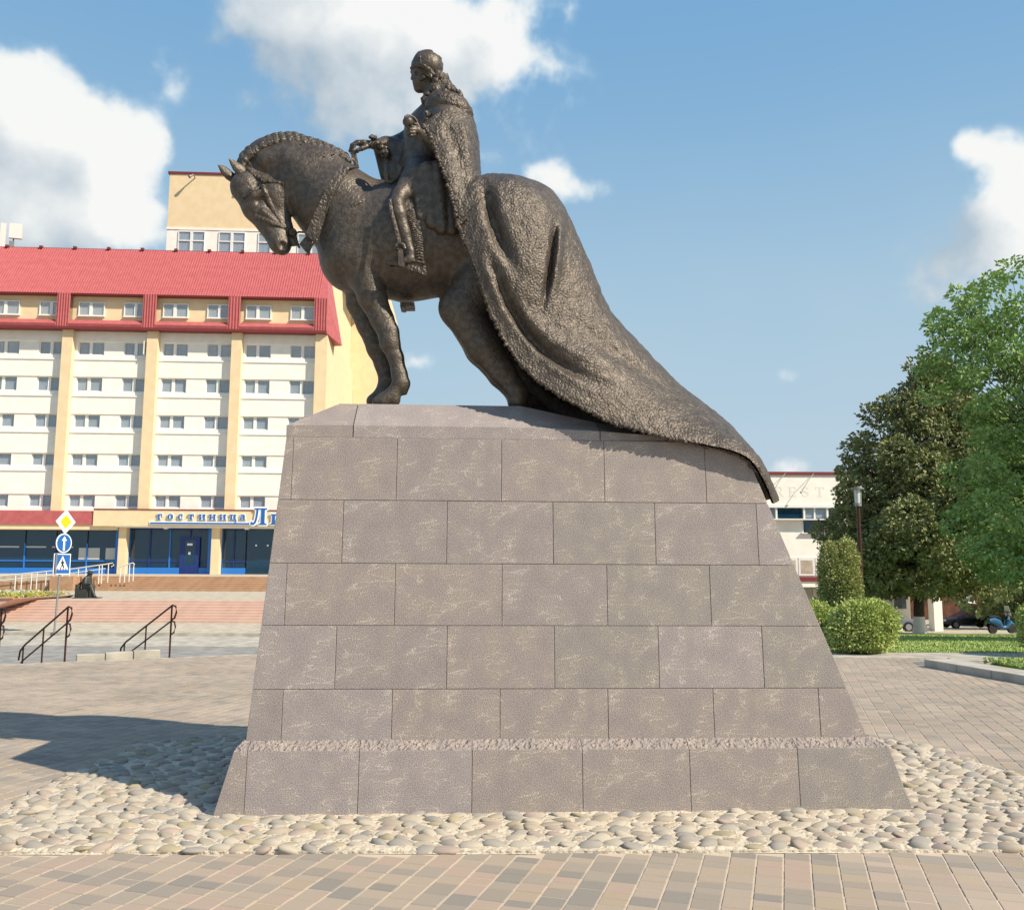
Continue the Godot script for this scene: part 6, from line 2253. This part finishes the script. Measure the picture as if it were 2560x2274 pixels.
	for i in 60000:
		var z := -18.08 - 18.0 * pow(rng.randf(), 1.8)
		var x := rng.randf_range(4.5, 24.0)
		if x > -z * 0.66 or x < -z * 0.25:
			continue
		leaves.append([Vector3(x, ground_y(x, z) - 0.01, z), Vector3(0, 1.6, 0), 0.075])
	var g := leaf_cloud("grass", leaves, lin(0.10, 0.17, 0.018), lin(0.20, 0.27, 0.03), 0.0, mats.grass)
	add_child(g)
	# bed with a kerb at the right
	structure("grass_bed", sheet([[8.1, -15.6], [14, -15.6], [14, -11.3], [7.85, -11.3], [7.75, -13.0]], 0.10, 0.2), mats.lawn)
	leaves = []
	for i in 9000:
		var z := rng.randf_range(-15.55, -11.4)
		var x := rng.randf_range(7.95, 10.5)
		leaves.append([Vector3(x, 0.09, z), Vector3(0, 1.6, 0), 0.07])
	var g2 := leaf_cloud("bed_grass", leaves, lin(0.10, 0.17, 0.018), lin(0.18, 0.25, 0.03), 0.0, mats.grass)
	add_child(g2)
	var kerb := thing("bed_kerb", "long low stone kerb of the grass bed, dark faced, at the right", "kerb")
	var path := [Vector3(6.92, 0, -15.40), Vector3(7.05, 0, -14.55), Vector3(7.18, 0, -13.75), Vector3(7.31, 0, -12.95), Vector3(7.42, 0, -12.15), Vector3(7.5, 0, -11.3)]
	for k in path.size() - 1:
		var a: Vector3 = path[k]
		var b: Vector3 = path[k + 1]
		var dir := (b - a).normalized()
		st = st_new()
		soft_box(st, Vector3(0, -0.05, -0.52), Vector3(a.distance_to(b) - 0.008, 0.125, 0.0), 0.012, Transform3D(Basis(dir, Vector3.UP, dir.cross(Vector3.UP)), a))
		part("kerb_stone", st.commit(), mats.concrete, kerb)
	st = st_new()
	soft_box(st, Vector3(0, -0.05, 0), Vector3(1.2, 0.125, 0.3), 0.012, Transform3D(Basis(), Vector3(7.44, 0, -15.66)))
	part("kerb_stone", st.commit(), mats.concrete, kerb)
	# an iron cover in the paving
	part("manhole_cover", tube_mesh([Vector3(7.3, 0.0, -15.85), Vector3(7.3, 0.009, -15.85)], [0.34, 0.33], 20), mats.grey_metal, get_node("plaza"))
	# far trees that close the view on the right
	for i: int in [0, 1, 2, 7, 8]:
		var x := 38.0 + i * 9.0 + rng.randf_range(-2, 2)
		var z := -100.0 - rng.randf_range(0, 14)
		var hgt := rng.randf_range(9.0, 15.0)
		if i == 7:
			x = 37.0
			z = -65.0
			hgt = 14.0
		elif i == 8:
			x = 49.0
			z = -74.0
			hgt = 15.0
		var t := thing("far_tree", ["leftmost far dark tree beyond the brick house", "far tree second from the left beyond the brick house", "far tree third from the left beyond the brick house"][i] if i < 3 else "dense dark tree right of the parked dark car, shading it" if i == 7 else "dense dark tree beside the brick house, shading its wall", "tree", Vector3(x, -3.8, z), 0.0, "far trees")
		part("trunk", tube_mesh([Vector3(0, -0.5, 0), Vector3(0, hgt * 0.6, 0)], [0.4, 0.15], 7), mats.bark, t)
		var cl := []
		for k in 26:
			var a := rng.randf() * TAU
			var y := rng.randf_range(0.15, 1.0)
			var r := 5.2 * sin(PI * clampf(y * 0.9, 0.0, 1.0)) * sqrt(rng.randf())
			cl.append([Vector3(cos(a) * r, y * hgt, sin(a) * r), Vector3(1.7, 1.3, 1.7)])
		t.add_child(leaf_cloud("crown", clump_leaves(cl, 34.0, 0.5, 0.5), lin(0.035, 0.065, 0.015), lin(0.07, 0.10, 0.02)), true)

func shrub(called: String, label: String, at: Vector3, clumps: Array, density: float, size: float, ca: Color, cb: Color) -> void:
	var t := thing(called, label, "bush", at)
	var st := st_new()
	for k in 7:
		var a := TAU * k / 7.0
		var c: Vector3 = clumps[k % clumps.size()][0]
		tube(st, [Vector3(0, -0.05, 0), Vector3(cos(a) * 0.08, c.y * 0.5, sin(a) * 0.08), c + Vector3(cos(a) * 0.2, 0.1, sin(a) * 0.2)], [0.03, 0.022, 0.008], 5)
	part("stems", st.commit(), mats.bark, t)
	var lv := clump_leaves(clumps, density, size, 0.55).filter(func(l: Array) -> bool: return l[0].y > 0.02)
	t.add_child(leaf_cloud("foliage", lv, ca, cb), true)

# ------------------------------------------------------------------ buildings and vehicles on the right
func build_right_side() -> void:
	rng.seed = 91
	var h := thing("restaurant_building", "long white two storey building with a red edged canopy behind the lime tree", "building", Vector3(0, 0, -60))
	bx(h, "wall", mats.whitewash, Vector3(4, 1.12, -14), Vector3(28.2, 4.0, -0.4))
	bx(h, "end_wall", mats.whitewash, Vector3(28.0, 4.0, -14), Vector3(28.2, 5.71, -0.4))
	bx(h, "upper_wall", mats.whitewash, Vector3(4, 5.71, -14), Vector3(28.2, 7.9, 0.0))
	bx(h, "back_wall", mats.whitewash, Vector3(4.0, 4.0, -14), Vector3(28.0, 5.71, -8.0))
	bx(h, "cornice", mats.dark_red, Vector3(3.9, 7.9, -14.1), Vector3(28.3, 8.11, 0.10))
	bx(h, "soffit_band", mats.frame_white, Vector3(4, 5.71, 0.0), Vector3(28.2, 5.90, 0.08))
	# ribbon of windows with one deeper one
	var x := 4.0
	var k := 0
	while x < 28.0:
		var w: float = [1.85, 1.55][k % 2]
		var x1 := minf(x + w, 28.2)
		var win := bx(h, "window", mats.frame_white, Vector3(x, 4.98, -0.38), Vector3(x + 0.12, 5.71, -0.02))
		if k % 2 == 1:
			bx(win, "pane", mats.pane, Vector3(x + 0.12, 5.04, -0.2), Vector3((x + x1) / 2 - 0.05, 5.66, -0.17))
			bx(win, "mullion", mats.frame_white, Vector3((x + x1) / 2 - 0.05, 4.98, -0.22), Vector3((x + x1) / 2 + 0.05, 5.71, -0.1))
			bx(win, "pane", mats.pane, Vector3((x + x1) / 2 + 0.05, 5.04, -0.2), Vector3(x1, 5.66, -0.17))
			bx(win, "lower_frame", mats.frame_white, Vector3(x, 4.06, -0.42), Vector3(x + 0.08, 4.89, -0.36))
			bx(win, "lower_frame", mats.frame_white, Vector3(x1 - 0.08, 4.06, -0.42), Vector3(x1, 4.89, -0.36))
			bx(win, "pane", mats.dark_glass, Vector3(x + 0.08, 4.06, -0.41), Vector3(x1 - 0.08, 4.89, -0.39))
			bx(win, "sill", mats.frame_white, Vector3(x - 0.1, 4.0, -0.4), Vector3(x1 + 0.2, 4.06, -0.2))
		else:
			bx(win, "pane", mats.dark_glass, Vector3(x + 0.12, 5.04, -0.2), Vector3(x1, 5.66, -0.17))
			bx(h, "pier", mats.whitewash, Vector3(x, 4.0, -0.8), Vector3(x1, 4.90, -0.4))
		x = x1
		k += 1
	bx(h, "window_sill", mats.frame_white, Vector3(4, 4.90, -0.395), Vector3(28.2, 4.98, 0.06))
	# row of pale panels above the canopy
	for i in 9:
		var a := 14.6 + i * 1.13
		var f := bx(h, "panel", mats.frame_white, Vector3(a, 1.22, -0.39), Vector3(a + 1.07, 2.42, -0.34))
		bx(f, "panel_field", mats.sidewalk, Vector3(a + 0.14, 1.36, -0.339), Vector3(a + 0.93, 2.24, -0.33))
	# faded letters
	letters(h, "REST", Vector3(17.55, 6.45, -0.0485), 0.92, 0.0145, mats.faded_letter, null)
	for i in 2:
		var st := st_new()
		var a := 19.2 + i * 1.9 - 2.0
		tube(st, [Vector3(a + 1.15, 8.05, 0.05), Vector3(a + 0.6, 7.5, 0.5), Vector3(a + 0.1, 6.75, 0.55)], [0.02], 5)
		ball(st, Vector3(a + 0.06, 6.68, 0.56), Vector3(0.09, 0.07, 0.07), 5, 7)
		part("wall_lamp", st.commit(), mats.grey_metal, h)
	# canopy and portico
	bx(h, "canopy", mats.whitewash, Vector3(4, 0.50, -6), Vector3(29.7, 0.86, 1.2))
	bx(h, "canopy_edge", mats.dark_red, Vector3(4, 0.86, -6.02), Vector3(29.78, 1.13, 1.28))
	bx(h, "lower_wall", mats.whitewash, Vector3(4, -3.2, -6), Vector3(19.2, 0.5, 0.2))
	bx(h, "lower_wall", mats.whitewash, Vector3(20.15, -3.2, -6), Vector3(23.75, 0.5, 0.2))
	bx(h, "doorway", mats.curtain, Vector3(19.2, -3.2, -6), Vector3(20.15, 0.5, -0.8))
	bx(h, "recess_wall", mats.whitewash, Vector3(23.75, -3.2, -6), Vector3(27.4, 0.5, -2.6))
	bx(h, "door", mats.black_rubber, Vector3(24.75, -1.4, -2.6), Vector3(25.15, 0.2, -2.52))
	bx(h, "door_panel", mats.curtain, Vector3(25.2, -1.4, -2.6), Vector3(26.25, 0.3, -2.5))
	bx(h, "side_window", mats.dark_glass, Vector3(26.3, -1.0, -2.6), Vector3(27.1, 0.3, -2.52))
	for i in 4:
		var st := st_new()
		soft_box(st, Vector3(24.6, -3.2, -2.6), Vector3(27.3, -2.45 + i * 0.26, 1.0 - i * 0.5), 0.02)
		part("step", st.commit(), mats.whitewash, h)
	bx(h, "pillar", mats.whitewash, Vector3(27.38, -3.2, 0.1), Vector3(27.93, 0.5, 0.9))
	bx(h, "roof_box", mats.curtain, Vector3(23.6, 1.13, -3.0), Vector3(24.0, 1.9, -2.5))
	# the brick house beyond
	var b := thing("brick_house", "brown brick house with a white framed window beyond the car park", "house", Vector3(0, 0, -86))
	bx(b, "wall", mats.brick_far, Vector3(36, -4.5, -10), Vector3(56, 7, 0))
	for i in 3:
		var a := 42.1 + i * 4.0
		window(b, a, a + 1.6, -1.4, 0.05, 0.02, 0.5, 0)
	bx(b, "plinth", mats.curtain, Vector3(35.9, -4.5, -0.1), Vector3(56.1, -3.0, 0.06))
	var roof := st_new()
	prism(roof, PackedVector2Array([Vector2(-10.6, 7), Vector2(0.6, 7), Vector2(-5, 10)]), 35.5, 56.5, Transform3D(Basis(Vector3(0, 0, 1), Vector3(0, 1, 0), Vector3(1, 0, 0)), Vector3.ZERO))
	part("roof", roof.commit(), mats.dark_red, b)
	structure("car_park", draped(10.0, 70.0, -90.0, -42.0, 2.0, 0.008), mats.sidewalk)
	car("dark_car", "dark parked car beyond the white pillar, its bonnet to the left", Vector3(35.0, ground_y(35.0, -70.0) + 0.01, -70.0), PI, Color(0.05, 0.06, 0.08))
	car("silver_car", "silver car half hidden behind the round bush", Vector3(22.75, ground_y(22.75, -56.3) + 0.01, -56.3), 0.0, Color(0.42, 0.45, 0.50))
	scooter()
	street_lamp()

func car(called: String, label: String, at: Vector3, turn: float, paint: Color) -> void:
	var c := thing(called, label, "car", at, turn, "parked cars")
	var pm := mat(called + "_paint", paint, 0.25, 0.3)
	pm.clearcoat_enabled = true
	pm.clearcoat = 1.0
	# body: stations along x, each a rounded section (half width, sill, belt)
	var secs := [[-2.15, 0.62, 0.38, 0.62], [-2.05, 0.78, 0.28, 0.78], [-1.3, 0.85, 0.25, 0.88], [0.0, 0.87, 0.25, 0.88], [0.9, 0.86, 0.25, 0.86], [1.8, 0.80, 0.26, 0.74], [2.1, 0.66, 0.32, 0.62], [2.16, 0.5, 0.40, 0.54]]
	loft_box(c, "body", secs, pm, 0.08)
	var glass := [[-1.75, 0.66, 0.80, 0.86], [-1.15, 0.66, 0.80, 1.30], [-0.6, 0.62, 0.80, 1.42], [0.25, 0.62, 0.80, 1.40], [1.15, 0.70, 0.78, 0.86]]
	loft_box(c, "windows", glass, mats.dark_glass, 0.12)
	var top := [[-1.12, 0.60, 1.28, 1.335], [-0.6, 0.58, 1.38, 1.45], [0.22, 0.58, 1.36, 1.43], [0.32, 0.56, 1.34, 1.385]]
	loft_box(c, "roof", top, pm, 0.03)
	for sx: float in [-1.32, 1.35]:
		for sz: float in [-0.78, 0.78]:
			var w := part("wheel", tube_mesh([Vector3(sx, 0.31, sz - 0.10), Vector3(sx, 0.31, sz + 0.10)], [0.31], 18), mats.black_rubber, c)
			part("rim", tube_mesh([Vector3(sx, 0.31, sz + signf(sz) * 0.06), Vector3(sx, 0.31, sz + signf(sz) * 0.112)], [0.19], 14), mats.grey_metal, w)
	for sz: float in [-0.58, 0.58]:
		var st := st_new()
		ball(st, Vector3(2.06, 0.62, sz), Vector3(0.10, 0.08, 0.14), 5, 8)
		part("headlight", st.commit(), mats.sign_white, c)
		st = st_new()
		ball(st, Vector3(-2.08, 0.70, sz), Vector3(0.06, 0.09, 0.14), 5, 8)
		part("tail_light", st.commit(), mats.dark_red, c)
	bx(c, "bumper", mats.black_rubber, Vector3(2.05, 0.30, -0.62), Vector3(2.19, 0.42, 0.62))

func loft_box(parent: Node, called: String, secs: Array, m: Material, round_: float) -> void:
	var st := st_new()
	var rings := []
	for s: Array in secs:
		var hw: float = s[1]
		var y0: float = s[2]
		var y1: float = s[3]
		var r := minf(round_, (y1 - y0) * 0.45)
		rings.append([Vector3(s[0], y0, hw - r), Vector3(s[0], y0 + r, hw), Vector3(s[0], y1 - r, hw), Vector3(s[0], y1, hw - r * 1.6), Vector3(s[0], y1, -hw + r * 1.6), Vector3(s[0], y1 - r, -hw), Vector3(s[0], y0 + r, -hw), Vector3(s[0], y0, -hw + r)])
	for i in rings.size() - 1:
		for k in 8:
			var j := (k + 1) % 8
			quad(st, rings[i][k], rings[i][j], rings[i + 1][j], rings[i + 1][k])
	for k in range(1, 7):
		tri(st, rings[0][0], rings[0][k + 1], rings[0][k])
		tri(st, rings[-1][0], rings[-1][k], rings[-1][k + 1])
	part(called, st.commit(), m, parent)

func scooter() -> void:
	var s := thing("motor_scooter", "small blue motor scooter parked at the edge of the lawn, under the right hand trees", "scooter", Vector3(23.6, ground_y(23.6, -44.0) + 0.01, -44.0), 0.3)
	var blue := mat("scooter_blue", Color(0.10, 0.33, 0.48), 0.3)
	for x: float in [-0.55, 0.6]:
		part("wheel", tube_mesh([Vector3(x, 0.24, -0.06), Vector3(x, 0.24, 0.06)], [0.24], 16), mats.black_rubber, s)
	part("body", tube_mesh([Vector3(-0.75, 0.62, 0), Vector3(-0.5, 0.62, 0), Vector3(-0.2, 0.50, 0), Vector3(0.0, 0.28, 0), Vector3(0.3, 0.30, 0), Vector3(0.42, 0.6, 0), Vector3(0.36, 0.85, 0)], [0.10, 0.20, 0.19, 0.10, 0.10, 0.18, 0.10], 10), blue, s)
	part("saddle", tube_mesh([Vector3(-0.75, 0.80, 0), Vector3(-0.4, 0.82, 0), Vector3(-0.05, 0.74, 0)], [0.09, 0.12, 0.08], 8, 0.6), mats.black_rubber, s)
	part("fork", tube_mesh([Vector3(0.6, 0.24, 0), Vector3(0.42, 0.9, 0), Vector3(0.36, 1.02, 0)], [0.04, 0.04, 0.03], 8), mats.grey_metal, s)
	part("handlebar", tube_mesh([Vector3(0.30, 1.04, -0.34), Vector3(0.36, 1.02, 0), Vector3(0.30, 1.04, 0.34)], [0.02], 8), mats.black_rubber, s)
	part("windscreen", tube_mesh([Vector3(0.45, 0.85, 0), Vector3(0.36, 1.3, 0)], [0.18, 0.14], 10, 0.12, Vector3(1, 0.2, 0)), mats.steel_white, s)
	part("mudguard", tube_mesh([Vector3(0.42, 0.40, 0), Vector3(0.6, 0.5, 0), Vector3(0.78, 0.40, 0)], [0.08], 8), blue, s)

func street_lamp() -> void:
	var l := thing("street_lamp", "brown street lamp with a glass cylinder lantern beside the thuja", "street lamp", Vector3(8.86, -0.3, -23.0))
	part("pole", tube_mesh([Vector3(0, -0.1, 0), Vector3(0, 1.2, 0), Vector3(0, 3.58, 0)], [0.065, 0.055, 0.045], 10), mats.rail_brown, l)
	part("collar", tube_mesh([Vector3(0, 3.52, 0), Vector3(0, 3.60, 0)], [0.085], 12), mats.grey_metal, l)
	var g := part("lantern", tube_mesh([Vector3(0, 3.60, 0), Vector3(0, 3.95, 0)], [0.075, 0.085], 14), mats.steel_white, l)
	for k in 6:
		var a := TAU * k / 6.0
		part("lantern_bar", tube_mesh([Vector3(cos(a) * 0.088, 3.58, sin(a) * 0.088), Vector3(cos(a) * 0.096, 3.98, sin(a) * 0.096)], [0.007], 5), mats.grey_metal, g)
	part("lantern_cap", tube_mesh([Vector3(0, 3.95, 0), Vector3(0, 3.98, 0), Vector3(0, 4.03, 0)], [0.17, 0.16, 0.04], 16), mats.grey_metal, l)

func build_all() -> void:
	make_building_materials()
	make_plant_materials()
	build_ground()
	build_pedestal()
	build_hotel()
	build_forecourt()
	build_right_side()
	build_statue()
	build_plants()
